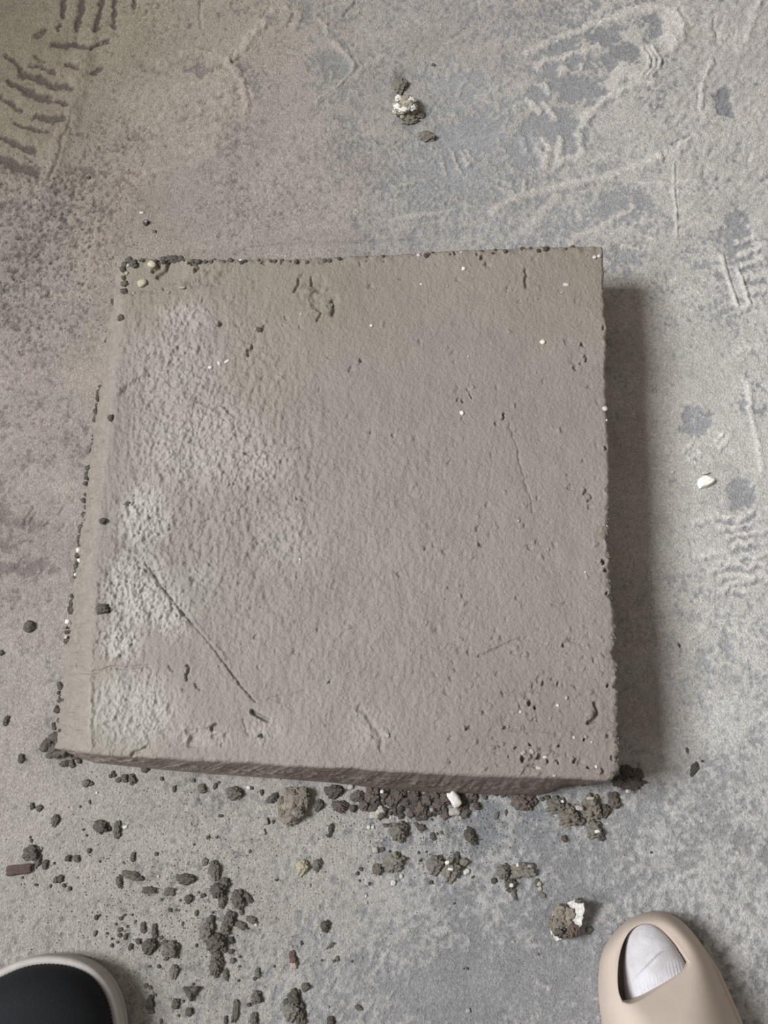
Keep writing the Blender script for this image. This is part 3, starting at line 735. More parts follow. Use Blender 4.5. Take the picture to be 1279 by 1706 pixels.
for m in range(1, MS + 1):
    f_ = m / MS
    p = top_pts * (1 - f_) + base * f_
    nz = fbm(lenp[None, :] * 170, np.full((1, nl), f_ * 9.0), 3, 4, 0.6)[0] - 0.5
    st = NS[6](lenp[None, :] * 420, np.full((1, nl), f_ * 2.2))[0] - 0.5 + 0.6 * (NS[5](lenp[None, :] * 900, np.full((1, nl), f_ * 30))[0] - 0.5)
    p[:, :2] += outw * (nz * 2 * amp_side + st * 0.0012)[:, None] * math.sin(math.pi * min(1, f_ * 1.08))
    # the moist clay of the left flank is rounded off
    p[:, 2] += np.where(side == 3, top_pts[:, 2] * (f_ - f_ ** 1.55) * 0.9, 0)
    if m < MS:
        p[:, 2] += min(1.0, f_ * 3) * np.where(side == 3, (NS[2](lenp * 420, np.full(nl, f_ * 26.0)) - 0.5) * 0.0022 + (NS[3](lenp * 150, np.full(nl, f_ * 9.0)) - 0.5) * 0.003, 0)
    side_co.append(p)
    mot = NS[4](lenp * 260, np.full(nl, f_ * 14.0)) - 0.5
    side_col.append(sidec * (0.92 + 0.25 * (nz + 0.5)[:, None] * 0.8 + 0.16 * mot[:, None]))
side_co = np.array(side_co); side_col = np.array(side_col)
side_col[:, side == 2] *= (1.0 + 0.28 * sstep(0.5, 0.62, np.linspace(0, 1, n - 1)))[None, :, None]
allco = np.concatenate([slab_top, side_co.reshape(-1, 3)])
allcol = np.concatenate([colS.reshape(-1, 3), side_col.reshape(-1, 3)])
rows = np.concatenate([loop[None, :], n * n + np.arange(MS * nl).reshape(MS, nl)])
a_ = rows[:-1]; b_ = rows[1:]
sf = np.stack([a_, np.roll(a_, -1, 1), np.roll(b_, -1, 1), b_], -1).reshape(-1, 4)
tf = grid_faces(n, n)[:, ::-1]
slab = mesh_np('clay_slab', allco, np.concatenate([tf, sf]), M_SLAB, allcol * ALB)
tag(slab, 'large square slab of moist brown clay lying on the dusty floor', 'clay slab')

def slab_pt(px, py):
    i = int(np.argmin((SU - px) ** 2 + (SV - py) ** 2))
    return Vector(slab_top[i])

# ================================================================== CLODS AND PEBBLES
def blob_mesh(name, sub, seed, lump=0.3, grain=0.22, fine=0.08, form='round', flat=-0.45):
    bm = bmesh.new()
    bmesh.ops.create_icosphere(bm, subdivisions=sub, radius=1.0)
    off = Vector((seed * 7.13, seed * 3.71, seed * 1.37))
    for v in bm.verts:
        d = v.co.normalized()
        r = 1.0 + lump * mn.noise(d * 1.3 + off) + 0.5 * lump * mn.noise(d * 2.7 + off)
        if grain:
            vd = mn.voronoi(d * 2.6 + off)[0]
            r += grain * (0.42 - 1.5 * vd[0] ** 2)
            if sub > 3: r += 0.42 * grain * (0.35 - 1.4 * mn.voronoi(d * 6.5 + off)[0][0] ** 2)
        if fine:
            r += fine * mn.noise(d * 9.0 + off)
        if form == 'wedge':
            a = math.atan2(d.y, d.x)
            k = 1.0 / max(0.5, math.cos(((a + math.pi / 6) % (2 * math.pi / 3)) - math.pi / 3))
            r *= 0.62 * k
        if form == 'block':
            mx = max(abs(d.x), abs(d.y), abs(d.z)); r *= 0.8 * (1 / mx) ** 0.75
        v.co = d * r
        if v.co.z < flat:
            v.co.z = flat + (v.co.z - flat) * 0.12
    me = bpy.data.meshes.new(name)
    bm.to_mesh(me); bm.free()
    for p in me.polygons: p.use_smooth = True
    return me

class Lib(dict):
    def get_mesh(s, kind, mat, i, big):
        key = (kind, mat.name, i, big)
        if key not in s:
            sub = 5 if big == 2 else (4 if big == 1 else 3)
            P = {'clod': (0.42, 0.5, 0.07, 'round'), 'wedge': (0.2, 0.14, 0.08, 'wedge'), 'block': (0.3, 0.36, 0.07, 'block'),
                 'smooth': (0.22, 0.06, 0.04, 'round'), 'gravel': (0.3, 0.12, 0.0, 'block')}[kind]
            if kind == 'gravel': sub = 2 if big == 0 else 3
            me = blob_mesh(kind, sub, 1 + i * 3.3 + len(kind), *P)
            me.materials.append(mat)
            s[key] = me
        return s[key]
LIB = Lib()
rnd = random.Random(11)

def clod(name, px, py, a, b, rot, mat, label, cat='clod', group=None, kind='clod', tall=None, big=None, z=None, parent=None, sink=0.12):
    """a, b: half extents in photo pixels at that place, rot: degrees clockwise in the plan"""
    if parent is not None and z is None:
        p = slab_pt(px, py); s = scale_at(py) * H / (H - p.z)
    else:
        hgt = z or 0.0
        s = scale_at(py)
        p = at(px, py, hgt + 0.4 * min(a, b) / s)
        p.z = hgt + (floor_z(p.x, p.y) if z is None else 0)
    ra, rb = a / s, b / s
    rz = tall / s if tall else 0.72 * min(ra, rb)
    if big is None:
        big = 2 if max(a, b) >= 16 else (1 if max(a, b) >= 8 else 0)
    me = LIB.get_mesh(kind, mat, rnd.randrange(5), big)
    o = obj(name, me, loc=(p.x, p.y, p.z + rz * (0.5 - sink)), rot=(0, 0, -math.radians(rot)), sc=(ra, rb, rz), parent=parent)
    if parent is None:
        tag(o, label, cat, group)
    return o

S, SB, SP, RD, DC = M_SOIL, M_SOIL_BROWN, M_SOIL_PALE, M_RED, M_DUSTCLOD
# --- single clods that can be told apart (px, py, a, b, rot, material, label[, kind])
BIG = [
 (391, 1321, 12, 10, 20, S, 'dark angular clay clod below the slab, left of its cracked round neighbour'),
 (453, 1330, 10, 6, -35, S, 'tapered dark crumb pointing at the cracked round clod'),
 (531, 1341, 7, 9, 10, SB, 'small brown clod between the cracked round clod and the crumb heap'),
 (557, 1318, 13, 10, 0, SB, 'brown lumpy clod at the left tip of the crumb heap'),
 (565, 1343, 12, 9, 10, SB, 'flat brown clod just below the left tip of the crumb heap'),
 (663, 1385, 14, 15, 0, SP, 'round grainy grey clod directly below the crumb heap'),
 (657, 1438, 17, 13, -30, SP, 'grainy grey clod with a small round crumb touching its left side'),
 (629, 1449, 8, 8, 0, S, 'round crumb touching the lower left of a grainy grey clod'),
 (783, 1393, 8, 14, -28, S, 'oblong dark crumb leaning right, below the heap and the blue-grey stain'),
 (504, 1445, 9, 12, 10, M_YELLOW, 'yellowish grey pebble lying alone below the cracked round clod'),
 (528, 1441, 6, 10, 15, SP, 'grey crumb right of the yellowish pebble'),
 (167, 1378, 11, 9, 20, S, 'dark clod left of a capsule-shaped crumb'),
 (195, 1381, 6, 13, 5, SP, 'capsule-shaped grey crumb with a white chip at its right'),
 (92, 1366, 6, 9, 0, S, 'smooth oval dark crumb above the reddish fragment'),
 (52, 1421, 14, 11, 15, S, 'dark clod at the left edge above the reddish fragment'),
 (62, 1436, 5, 10, 15, S, 'dark splinter under the clod at the left edge'),
 (75, 1440, 5, 7, 20, S, 'small crumb right of the reddish fragment'),
 (31, 1449, 27, 10, -8, RD, 'long reddish brown fragment at the left edge of the floor', 'gravel'),
 (218, 1458, 15, 6, 12, S, 'long flat dark crumb tilted slightly right in the left scatter'),
 (198, 1469, 5, 10, -15, S, 'upright crumb beside a long flat crumb in the left scatter'),
 (310, 1464, 14, 8, 8, S, 'wide pointed crumb left of the chain of crumbs'),
 (358, 1449, 8, 15, -20, S, 'curved upright crumb at the top of the chain of crumbs'),
 (363, 1483, 12, 13, 0, S, 'lumpy clod under the curved crumb of the chain'),
 (373, 1472, 9, 8, 0, SP, 'paler crumb on the right shoulder of the lumpy chain clod'),
 (370, 1502, 6, 10, 10, S, 'small upright crumb hanging below the lumpy chain clod'),
 (397, 1497, 10, 14, 0, S, 'forked dark clod right of the chain of crumbs'),
 (412, 1495, 10, 5, 48, S, 'slanting prong on the right of the forked clod'),
 (402, 1517, 3.5, 6, 0, S, 'narrow foot of the forked clod'),
 (383, 1530, 9, 11, 25, S, 'upper of two crumbs stacked right of the chain'),
 (376, 1545, 8, 10, 20, S, 'lower of two crumbs stacked right of the chain'),
 (401, 1542, 11, 5, 22, S, 'stick-like crumb slanting right of the stacked pair'),
 (419, 1533, 9, 5, 20, SP, 'greyish flat crumb with a white grain at its right end'),
 (350, 1532, 7, 6, -30, S, 'small crumb capping the oval clod of the chain'),
 (345, 1552, 11, 14, 25, SP, 'oval cracked clod at the left of the chain'),
 (360, 1570, 14, 14, 20, S, 'wide flat clod at the middle of the chain'),
 (372, 1573, 6, 14, 0, S, 'dark right half of the middle chain clod'),
 (360, 1592, 7, 10, 15, S, 'dark narrow clod under the middle of the chain'),
 (359, 1611, 10, 14, 10, S, 'lowest and darkest clod of the chain'),
 (368, 1596, 3, 7, -40, S, 'thin splinter beside the lower chain'),
 (376, 1624, 4.5, 9, -10, SP, 'slim grey crumb right of the lowest chain clod'),
 (248, 1483, 13, 6, 5, S, 'flat brick-shaped crumb left of the chain of crumbs', 'block'),
 (282, 1486, 10, 7, 0, S, 'square crumb right of the flat brick-shaped one', 'block'),
 (314, 1497, 6, 7, 0, S, 'knobbly crumb below the wide pointed crumb'),
 (238, 1545, 4.5, 8, 0, S, 'left of two upright crumbs above the double clod'),
 (257, 1551, 4.5, 11, 0, S, 'right of two upright crumbs above the double clod'),
 (249, 1576, 11, 11, 0, S, 'rough clod left of the rounded double-sized clod'),
 (284, 1582, 13, 12, 20, S, 'rounded clod above and right of the black sneaker'),
 (290, 1618, 7, 10, -10, SP, 'upright grey crumb below the rounded clod'),
 (318, 1653, 15, 13, 180, S, 'triangular dark grey fragment with its point down', 'wedge'),
 (292, 1672, 7, 9, 15, S, 'angular crumb left below the triangular fragment', 'block'),
 (250, 1670, 6, 10, 0, S, 'upright crumb right beside the black sneaker'),
 (252, 1685, 5, 4, 0, SP, 'knob at the foot of the upright crumb by the sneaker'),
 (315, 1687, 6, 6, 0, S, 'round crumb below the triangular fragment'),
 (392, 1684, 6, 20, 6, S, 'long upright stick of clay at the bottom edge', 'block'),
 (427, 1662, 9, 9, 0, S, 'round knobbly crumb right of the clay stick'),
 (423, 1698, 6, 10, 8, S, 'oval crumb cut by the bottom edge right of the clay stick'),
 (429, 1621, 5, 7, 0, SP, 'pale hooked crumb above the round knobbly crumb'),
 (541, 1543, 7, 9, 5, S, 'lone dark crumb on the bare floor right of the chain'),
 (551, 1576, 9, 3, -38, SP, 'slanting sliver below the lone dark crumb'),
 (509, 1644, 6, 7, 20, S, 'dark crumb beside the pale dust spot at the bottom'),
 (488, 1597, 6, 12, -8, RD, 'reddish brown cone-shaped crumb above the pale dust spot'),
 (489, 1663, 11, 13, 10, S, 'upper half of the dark crumb pair at the bottom edge'),
 (486, 1684, 12, 14, 0, SP, 'speckled grey clod at the bottom edge below the pale dust spot'),
 (500, 1690, 8, 16, 0, S, 'darkest clod at the bottom edge behind the speckled one'),
 (48, 1043, 9, 10, 20, S, 'dark stone half sunk in dust left of the slab', 'smooth'),
 (10, 1200, 4, 8, 20, S, 'small dark crumb at the left picture edge beside the slab'),
 (35, 1264, 5, 7, 0, S, 'dark crumb near the left lower corner of the slab'),
 (241, 1281, 6, 6, 0, S, 'round crumb in the shade of the slab front'),
 (336, 1313, 7, 7, 0, DC, 'round dusty lump below the slab front'),
 (668, 140, 10, 14, 0, DC, 'brown dusty clod above the white crusted stone'),
 (712, 225, 13, 9, 20, DC, 'dusty lump below and right of the white crusted stone'),
 (243, 370, 5, 5, 0, S, 'small round dark pebble beyond the far left corner of the slab'),
 (1157, 1280, 5, 11, 25, S, 'lone oval crumb right of the slab shadow'),
 (867, 1335, 15, 12, 0, SB, 'brown clod right of the heap under the slab front'),
 (882, 1334, 8, 13, 0, SB, 'dark upright clod between the heap and the cracked cluster'),
 (853, 1323, 8, 6, 0, SB, 'small brown clod under the slab front right of the heap'),
 (927, 1341, 16, 13, 10, SP, 'leftmost grey clod of the cracked cluster below the slab corner'),
 (949, 1358, 17, 16, 0, DC, 'smooth-topped flat clod in the cracked cluster'),
 (967, 1365, 9, 10, 30, DC, 'wedge-like clod in the middle of the cracked cluster', 'block'),
 (986, 1345, 16, 19, 0, DC, 'tallest grey clod of the cracked cluster'),
 (991, 1382, 13, 12, 0, SP, 'lowest clod of the cracked cluster with a white chip on top'),
 (1001, 1390, 6, 9, 0, S, 'dark right flank of the lowest cluster clod'),
 (1008, 1350, 8, 10, 0, SB, 'brown clod at the right side of the cracked cluster'),
 (1023, 1332, 9, 12, 0, SB, 'brown clod below the right front corner of the slab'),
 (1054, 1306, 19, 9, -10, SB, 'broad brown clod in the shadow beside the slab corner'),
 (1030, 1302, 9, 9, 0, SB, 'dark clod tucked under the right front corner of the slab'),
 (1062, 1288, 10, 8, 0, SB, 'lumpy clod at the end of the slab shadow'),
 (1044, 1284, 10, 9, 0, SB, 'dark clod in the deep shade beside the slab corner'),
 (940, 1397, 5, 5, 0, S, 'single dark crumb below the cracked cluster'),
 (726, 1440, 13, 14, 0, SP, 'left lump of the double clod with white chips'),
 (752, 1448, 14, 17, 0, SP, 'right lump of the double clod with white chips'),
 (761, 1430, 5, 9, 5, S, 'dark upright crumb on top of the double clod'),
 (838, 1452, 10, 12, 0, SP, 'left end of the broken rectangular clod'),
 (871, 1450, 23, 13, -3, SP, 'rectangular grey clod with embedded white grit', 'block'),
 (851, 1472, 8, 11, 10, S, 'crumb hanging below the rectangular clod'),
 (856, 1490, 4, 9, -12, SP, 'thin tail of crumbs below the rectangular clod'),
 (904, 1492, 6, 4, 30, DC, 'low dusty lump between the rectangular clod and the foil flake'),
 (823, 1468, 4.5, 4.5, 0, S, 'round crumb left of the rectangular clod'),
 (982, 1549, 5, 6, 0, SP, 'small crumb right of the foil flake'),
 (598, 1679, 7, 4, 30, S, 'small double crumb on the bare floor near the bottom edge'),
 (551, 1702, 6, 8, 0, S, 'crumb cut by the bottom edge right of the dark crumb pair'),
 (773, 1436, 7, 7, 0, DC, 'dusty grey lump right of the double clod'),
]
for row in BIG:
    px, py, a, b, rot, mat, lab = row[:7]
    kind = row[7] if len(row) > 7 else 'clod'
    nm = 'clay_clod' if mat not in (M_YELLOW,) else 'pebble'
    if mat is M_RED: nm = 'clay_fragment'
    if kind == 'smooth': nm = 'stone'
    cat = {'clay_clod': 'clod', 'pebble': 'pebble', 'clay_fragment': 'fragment', 'stone': 'stone'}[nm]
    clod(nm, px, py, a, b, rot, mat, lab, cat, 'clods scattered on the floor', kind)

# --- the cracked round clod: a flat cake of clay with its broken rim
cake = blob_mesh('clay_cake', 5, 41.0, 0.22, 0.20, 0.07)
cake.materials.append(DC)
s0 = scale_at(1340); p0 = at(486, 1341, 0.006)
cl = obj('clay_clod', cake, loc=(p0.x, p0.y, 0.003), rot=(0, 0, -0.25), sc=(23 / s0, 31 / s0, 13 / s0))
tag(cl, 'large round cracked clod left of the crumb heap', 'clod', 'clods scattered on the floor')
for (x, y, a, b, z_) in [(505, 1322, 9, 9, 0.006), (510, 1333, 5, 7, 0.005), (470, 1352, 6, 8, 0.006), (468, 1335, 5, 8, 0.006), (488, 1362, 8, 6, 0.005), (498, 1352, 8, 8, 0.007), (486, 1322, 8, 6, 0.007)]:
    q = at(x, y, z_)
    me = LIB.get_mesh('clod', DC if rnd.random() < 0.6 else SP, rnd.randrange(5), 1)
    o = obj('clay_lump', me); o.parent = cl
    o.matrix_parent_inverse = Matrix.Translation(Vector()) @ (Matrix.LocRotScale(cl.location, cl.rotation_euler, cl.scale)).inverted()
    o.location = (q.x, q.y, z_); o.scale = (a / s0, b / s0, 0.7 * min(a, b) / s0)

# --- small crumbs, too alike to be told apart
SMALL = {
 'tiny dark clay crumb on the floor below the left half of the slab': ('crumbs below the left half of the slab', [
  (107, 1272, 8, 5), (119, 1272, 5, 6), (126, 1261, 7, 4), (131, 1268, 4, 4), (143, 1304, 6, 6), (151, 1305, 4, 4), (184, 1293, 3, 3), (190, 1292, 3, 3), (188, 1287, 3, 3), (197, 1299, 5, 4), (207, 1296, 6, 6), (220, 1298, 6, 8), (53, 1343, 4, 5), (65, 1346, 5, 5),
  (182, 1380, 3, 4), (149, 1336, 2, 4), (133, 1344, 2, 2), (139, 1382, 2, 2), (144, 1392, 2, 2), (50, 1395, 2, 2), (52, 1400, 2, 3), (148, 1417, 3.5, 4), (166, 1435, 2, 2), (113, 1430, 5, 5), (127, 1430, 6, 5), (90, 1438, 2, 2), (221, 1427, 4, 7), (235, 1463, 4, 4), (100, 1465, 5, 6), (92, 1466, 4, 5), (106, 1475, 3, 3),
  (116, 1480, 3, 3), (84, 1476, 2, 3), (269, 1297, 3, 3), (290, 1314, 3, 5), (322, 1300, 3, 3), (420, 1313, 2, 3), (436, 1320, 3, 5), (434, 1318, 2, 2), (447, 1368, 2, 4), (455, 1369, 2, 3), (368, 1359, 3.5, 2.5), (346, 1395, 3.5, 2.5), (361, 1395, 2.5, 2), (341, 1435, 5, 6), (323, 1407, 2, 2), (416, 1418, 2, 3), (260, 1423, 3, 3), (365, 1303, 3, 2), (358, 1310, 3, 5), (205, 1437, 2, 2), (37, 1462, 2, 2), (60, 1474, 3, 2)]),
 'tiny dark clay crumb in the scatter between the black sneaker and the chain of crumbs': ('crumbs beside the black sneaker', [
  (160, 1528, 3, 4), (166, 1525, 2, 2), (158, 1555, 3, 5), (178, 1555, 2.5, 2), (186, 1564, 2, 2), (201, 1530, 4, 3), (206, 1525, 3, 2), (200, 1549, 5, 3), (199, 1558, 4, 3), (209, 1560, 3, 5), (186, 1575, 3, 3), (217, 1578, 3.5, 5), (230, 1568, 5, 4), (283, 1516, 4, 3), (338, 1492, 5, 3), (327, 1521, 3, 5), (268, 1562, 3.5, 3),
  (275, 1571, 5, 4), (277, 1597, 3.5, 3), (264, 1610, 3, 3), (249, 1610, 3, 2), (243, 1642, 3, 4), (250, 1645, 3, 3), (258, 1657, 3, 2), (286, 1625, 3, 2), (297, 1692, 3, 2), (414, 1674, 3.5, 3), (424, 1630, 3, 3), (397, 1634, 2.5, 2), (385, 1566, 5, 5), (384, 1585, 6, 4), (387, 1601, 4.5, 4), (399, 1594, 2, 2), (399, 1610, 2, 2), (304, 1539, 2, 3), (327, 1575, 2, 3),
  (293, 1516, 2, 2), (354, 1520, 2, 2), (330, 1487, 2, 2), (322, 1640, 2, 2), (305, 1668, 2, 2), (376, 1699, 3, 6), (220, 1524, 2, 2), (193, 1540, 2, 2), (212, 1543, 2, 2), (225, 1535, 2, 3), (196, 1570, 2, 2), (300, 1500, 2, 2), (269, 1499, 2, 2), (268, 1702, 2, 4)]),
 'tiny dark clay crumb on the bare floor right of the chain of crumbs': ('crumbs on the bare floor', [
  (562, 1597, 3, 4), (557, 1601, 3, 2), (536, 1600, 2, 2), (586, 1602, 2, 2), (502, 1571, 2.5, 3), (476, 1669, 4, 6), (457, 1610, 2, 2), (547, 1392, 4, 3), (551, 1381, 4, 9), (542, 1315, 3, 4), (601, 1448, 4, 3), (595, 1455, 3, 3), (635, 1400, 3, 2), (637, 1415, 4, 3), (649, 1418, 2, 2), (693, 1373, 2.5, 4), (702, 1379, 7, 5), (721, 1393, 5, 6), (728, 1389, 2, 2), (735, 1387, 2.5, 2.5), (718, 1470, 4, 3), (735, 1426, 2.5, 2),
  (697, 1420, 2, 2), (710, 1419, 1.8, 1.8), (700, 1434, 2, 2), (666, 1353, 3, 3), (828, 1358, 3, 6), (843, 1353, 2, 5), (788, 1461, 3, 2), (741, 1365, 2, 2), (719, 1365, 2, 2), (643, 1375, 5, 3), (651, 1374, 3, 3), (599, 1467, 2, 2), (615, 1472, 2, 3), (460, 1466, 3, 2), (257, 385, 3.5, 2.5), (147, 295, 3, 2.5), (722, 107, 4, 3), (757, 1505, 2, 2), (779, 1614, 2, 2), (773, 1614, 1.5, 1.5), (897, 1590, 2, 2), (2, 1087, 4, 4), (1145, 1250, 2, 5), (1131, 1075, 2, 4),
  (950, 1520, 2, 2), (895, 1470, 4, 6), (891, 1335, 5, 5), (903, 1331, 4, 3), (912, 1329, 5, 4), (838, 1324, 5, 4), (826, 1322, 4, 4), (815, 1320, 5, 4), (808, 1328, 4, 4), (1085, 1420, 2, 2), (1170, 1268, 2, 2)]),
}
for lab, (grp, pts) in SMALL.items():
    for (x, y, a, b) in pts:
        clod('clay_crumb', x, y, a, b, rnd.uniform(-25, 25), S if rnd.random() < 0.75 else SP, lab, 'crumb', grp, 'clod')

# --- the heap under the slab front
HEAP_L = 'dark brown clay crumb in the loose heap under the front edge of the slab'
big_h = [(594, 1327, 10, 8), (606, 1342, 8, 8), (620, 1328, 11, 10), (616, 1317, 8, 6), (640, 1322, 9, 8), (652, 1334, 9, 8), (664, 1326, 10, 9), (660, 1318, 8, 6), (676, 1336, 8, 8), (690, 1328, 10, 9), (700, 1346, 11, 10), (712, 1332, 9, 9), (724, 1324, 9, 8),
         (730, 1345, 11, 10), (742, 1330, 9, 9), (741, 1358, 7, 6), (770, 1332, 8, 8), (774, 1356, 6, 8), (782, 1322, 9, 8), (790, 1328, 6, 8), (634, 1356, 7, 9), (626, 1345, 9, 8), (756, 1318, 9, 7), (765, 1345, 8, 7), (688, 1343, 8, 7), (718, 1352, 7, 6)]
for (x, y, a, b) in big_h:
    clod('clay_crumb', x, y, a, b, rnd.uniform(0, 180), SB, HEAP_L, 'crumb', 'crumbs of the heap at the slab front', 'clod', big=1)
for k in range(120):
    x = rnd.triangular(582, 800, 690)
    y = rnd.uniform(1316, 1352 + 12 * math.sin((x - 580) / 220 * math.pi))
    if 745 < x < 772 and 1318 < y < 1362: continue
    r_ = rnd.uniform(2.2, 6)
    clod('clay_crumb', x, y, r_, r_ * rnd.uniform(0.7, 1.2), rnd.uniform(0, 180), SB, HEAP_L, 'crumb', 'crumbs of the heap at the slab front', 'clod', big=0, sink=-0.4 * rnd.random())
# --- pebbles and chips on the floor
PEB = [
 (757, 1331, 10, 16, -30, M_WHITE, 'large white elongated pebble in the crumb heap', 'pebble'),
 (757, 1352, 11, 8, 0, M_LIGHT, 'pale round pebble below the large white pebble of the heap', 'pebble'),
 (633, 1350, 9, 9, 0, M_LIGHT, 'pale pebble under the left part of the crumb heap', 'pebble'),
 (623, 1358, 10, 7, 0, M_LIGHT, 'flat pale pebble at the lower left of the crumb heap', 'pebble'),
 (614, 1378, 3.5, 4, 0, M_WHITE, 'left of two tiny white grains below the heap', 'pebble'),
 (621, 1378, 3.5, 4, 0, M_WHITE, 'right of two tiny white grains below the heap', 'pebble'),
 (636, 1319, 3.5, 3.5, 0, M_WHITE, 'tiny white pebble on top of the crumb heap', 'pebble'),
 (584, 1311, 5, 5, 0, M_LIGHT, 'small pale pebble touching the slab front left of the heap', 'pebble'),
 (694, 1303, 3, 5, 0, M_LIGHT, 'pale grain against the dark slab front', 'pebble'),
 (719, 1349, 4, 4, 0, M_LIGHT, 'pale grain at the front of the heap', 'pebble'),
 (625, 1416, 6, 6, 0, M_LIGHT, 'pale grey pebble above the grainy grey clod', 'pebble'),
 (636, 1400, 3.5, 3, 0, M_LIGHT, 'tiny pale pebble above the pale grey pebble', 'pebble'),
 (655, 1471, 5, 5.5, 0, M_WHITE, 'white angular chip below the grainy grey clod', 'chip'),
 (668, 1460, 3.5, 4.5, 0, M_WHITE, 'small white chip right below the grainy grey clod', 'chip'),
 (609, 1493, 2, 3, 30, M_WHITE, 'tiny white sliver on bare floor under the white chips', 'chip'),
 (610, 1504, 2.5, 3, 0, M_LIGHT, 'tiny pale grain under the white sliver', 'pebble'),
 (777, 1452, 6.5, 4.5, -25, M_WHITE, 'white oval pebble right of the double clod', 'pebble'),
 (414, 1312, 4, 3.5, 0, M_WHITE, 'small white pebble right of the dark angular clod', 'pebble'),
 (442, 1368, 6, 7, 0, M_LIGHT, 'pale pebble left below the cracked round clod', 'pebble'),
 (437, 1386, 6, 6, 0, M_LIGHT, 'second pale pebble below, left of the cracked round clod', 'pebble'),
 (208, 1378, 5, 2.8, -20, M_WHITE, 'thin white chip right of the capsule-shaped crumb', 'chip'),
 (161, 1321, 2, 2.6, 0, M_WHITE, 'tiny white grain below the left end of the slab', 'pebble'),
 (67, 1414, 3.2, 3.6, 0, M_LIGHT, 'pale grain on the right of the clod at the left edge', 'pebble'),
 (263, 1460, 2.8, 2.8, 0, M_WHITE, 'tiny white pebble right of the long flat crumb', 'pebble'),
 (426, 1541, 3, 2.6, 20, M_WHITE, 'white grain at the tip of the greyish flat crumb', 'pebble'),
 (514, 1475, 4.5, 3.6, -20, M_LIGHT, 'pale grey pebble under the yellowish pebble', 'pebble'),
 (489, 1609, 7, 6, 0, M_PINK, 'pinkish pebble under the cone-shaped crumb', 'pebble'),
 (485, 1577, 3, 3, 0, M_LIGHT, 'tiny pale grain above the cone-shaped crumb', 'pebble'),
 (532, 1558, 2.8, 2.5, 0, M_LIGHT, 'tiny pale grain below the lone dark crumb', 'pebble'),
 (546, 1678, 3, 2.6, 0, M_LIGHT, 'pale grain near the bottom edge, left of the small double crumb', 'pebble'),
 (236, 354, 4.5, 2.8, 0, M_WHITE, 'white grain beside the small round dark pebble', 'pebble'),
 (1120, 786, 3.5, 2.5, 0, M_WHITE, 'tiny white chip left of the white stone flake', 'chip'),
 (1091, 651, 2.5, 4, 0, M_LIGHT, 'pale grain at the edge of the slab shadow', 'pebble'),
 (1045, 1318, 3.6, 3.6, 0, M_WHITE, 'white grain on the broad brown clod by the slab corner', 'pebble'),
 (1066, 1274, 4, 4, 0, M_LIGHT, 'pale grain behind the clods at the slab corner', 'pebble'),
 (855, 1569, 3.5, 3, 0, M_LIGHT, 'tiny pale pebble left below the foil flake', 'pebble'),
 (883, 1570, 4, 3, -20, M_LIGHT, 'pale pebble below the foil flake', 'pebble'),
 (780, 1684, 5, 5, 0, M_LIGHT, 'low pale lump near the bottom edge left of the slide', 'pebble'),
 (898, 1472, 5, 5, 0, M_LIGHT, 'pale chip right of the rectangular clod', 'chip'),
 (900, 1480, 4, 5, 0, M_LIGHT, 'second pale chip right of the rectangular clod', 'chip'),
 (1230, 1421, 4.5, 4.5, 0, M_LIGHT, 'pale pebble on the grey floor at the right', 'pebble'),
 (1092, 776, 2, 2, 0, M_LIGHT, 'tiny grain in the penumbra of the slab', 'pebble'),
]
for (x, y, a, b, rot, mat, lab, nm) in PEB:
    zz = None
    if 'on top of the crumb heap' in lab or 'on the broad' in lab or 'in the crumb heap' in lab or 'at the front of the heap' in lab: zz = 0.006
    if 'against the dark slab front' in lab: zz = 0.004
    nmm = 'pebble' if nm == 'pebble' else 'stone_chip'
    clod(nmm, x, y, a, b, rot, mat, lab, nm, 'pebbles and chips on the floor', 'gravel', big=1 if max(a, b) > 5 else 0, z=zz)
# white chips sitting on clods
for (x, y, a, b, rot, z_, lab) in [(745, 1437, 5, 3.5, -30, 0.008, 'white chip on the cleft of the double clod'), (750, 1448, 5, 2.6, 10, 0.0115, 'white chip lying on the right lump of the double clod'),
                                   (852, 1475, 4, 4, 0, 0.0085, 'white round grain on the crumb below the rectangular clod'), (862, 1441, 2.6, 4, 0, 0.011, 'white grain on the far rim of the rectangular clod'),
                                   (882, 1443, 4, 3, 0, 0.011, 'pale double grain on the right end of the rectangular clod'), (995, 1385, 5.5, 3.2, -10, 0.0095, 'white chip on the lowest clod of the cracked cluster'),
                                   (965, 1346, 8, 5, 15, 0.008, 'pale flat pebble wedged in the cracked cluster'), (937, 1335, 3, 3, 0, 0.010, 'white grain on the leftmost clod of the cracked cluster'), (983, 1330, 8, 3, 0, 0.012, 'pale chip along the far edge of the tallest cluster clod'),
                                   (243, 369, 2, 2, 0, 0.003, 'white speck on the small round dark pebble')]:
    clod('stone_chip', x, y, a, b, rot, M_WHITE if 'pale' not in lab else M_LIGHT, lab, 'chip', 'chips lying on clods', 'gravel', z=z_, big=0)

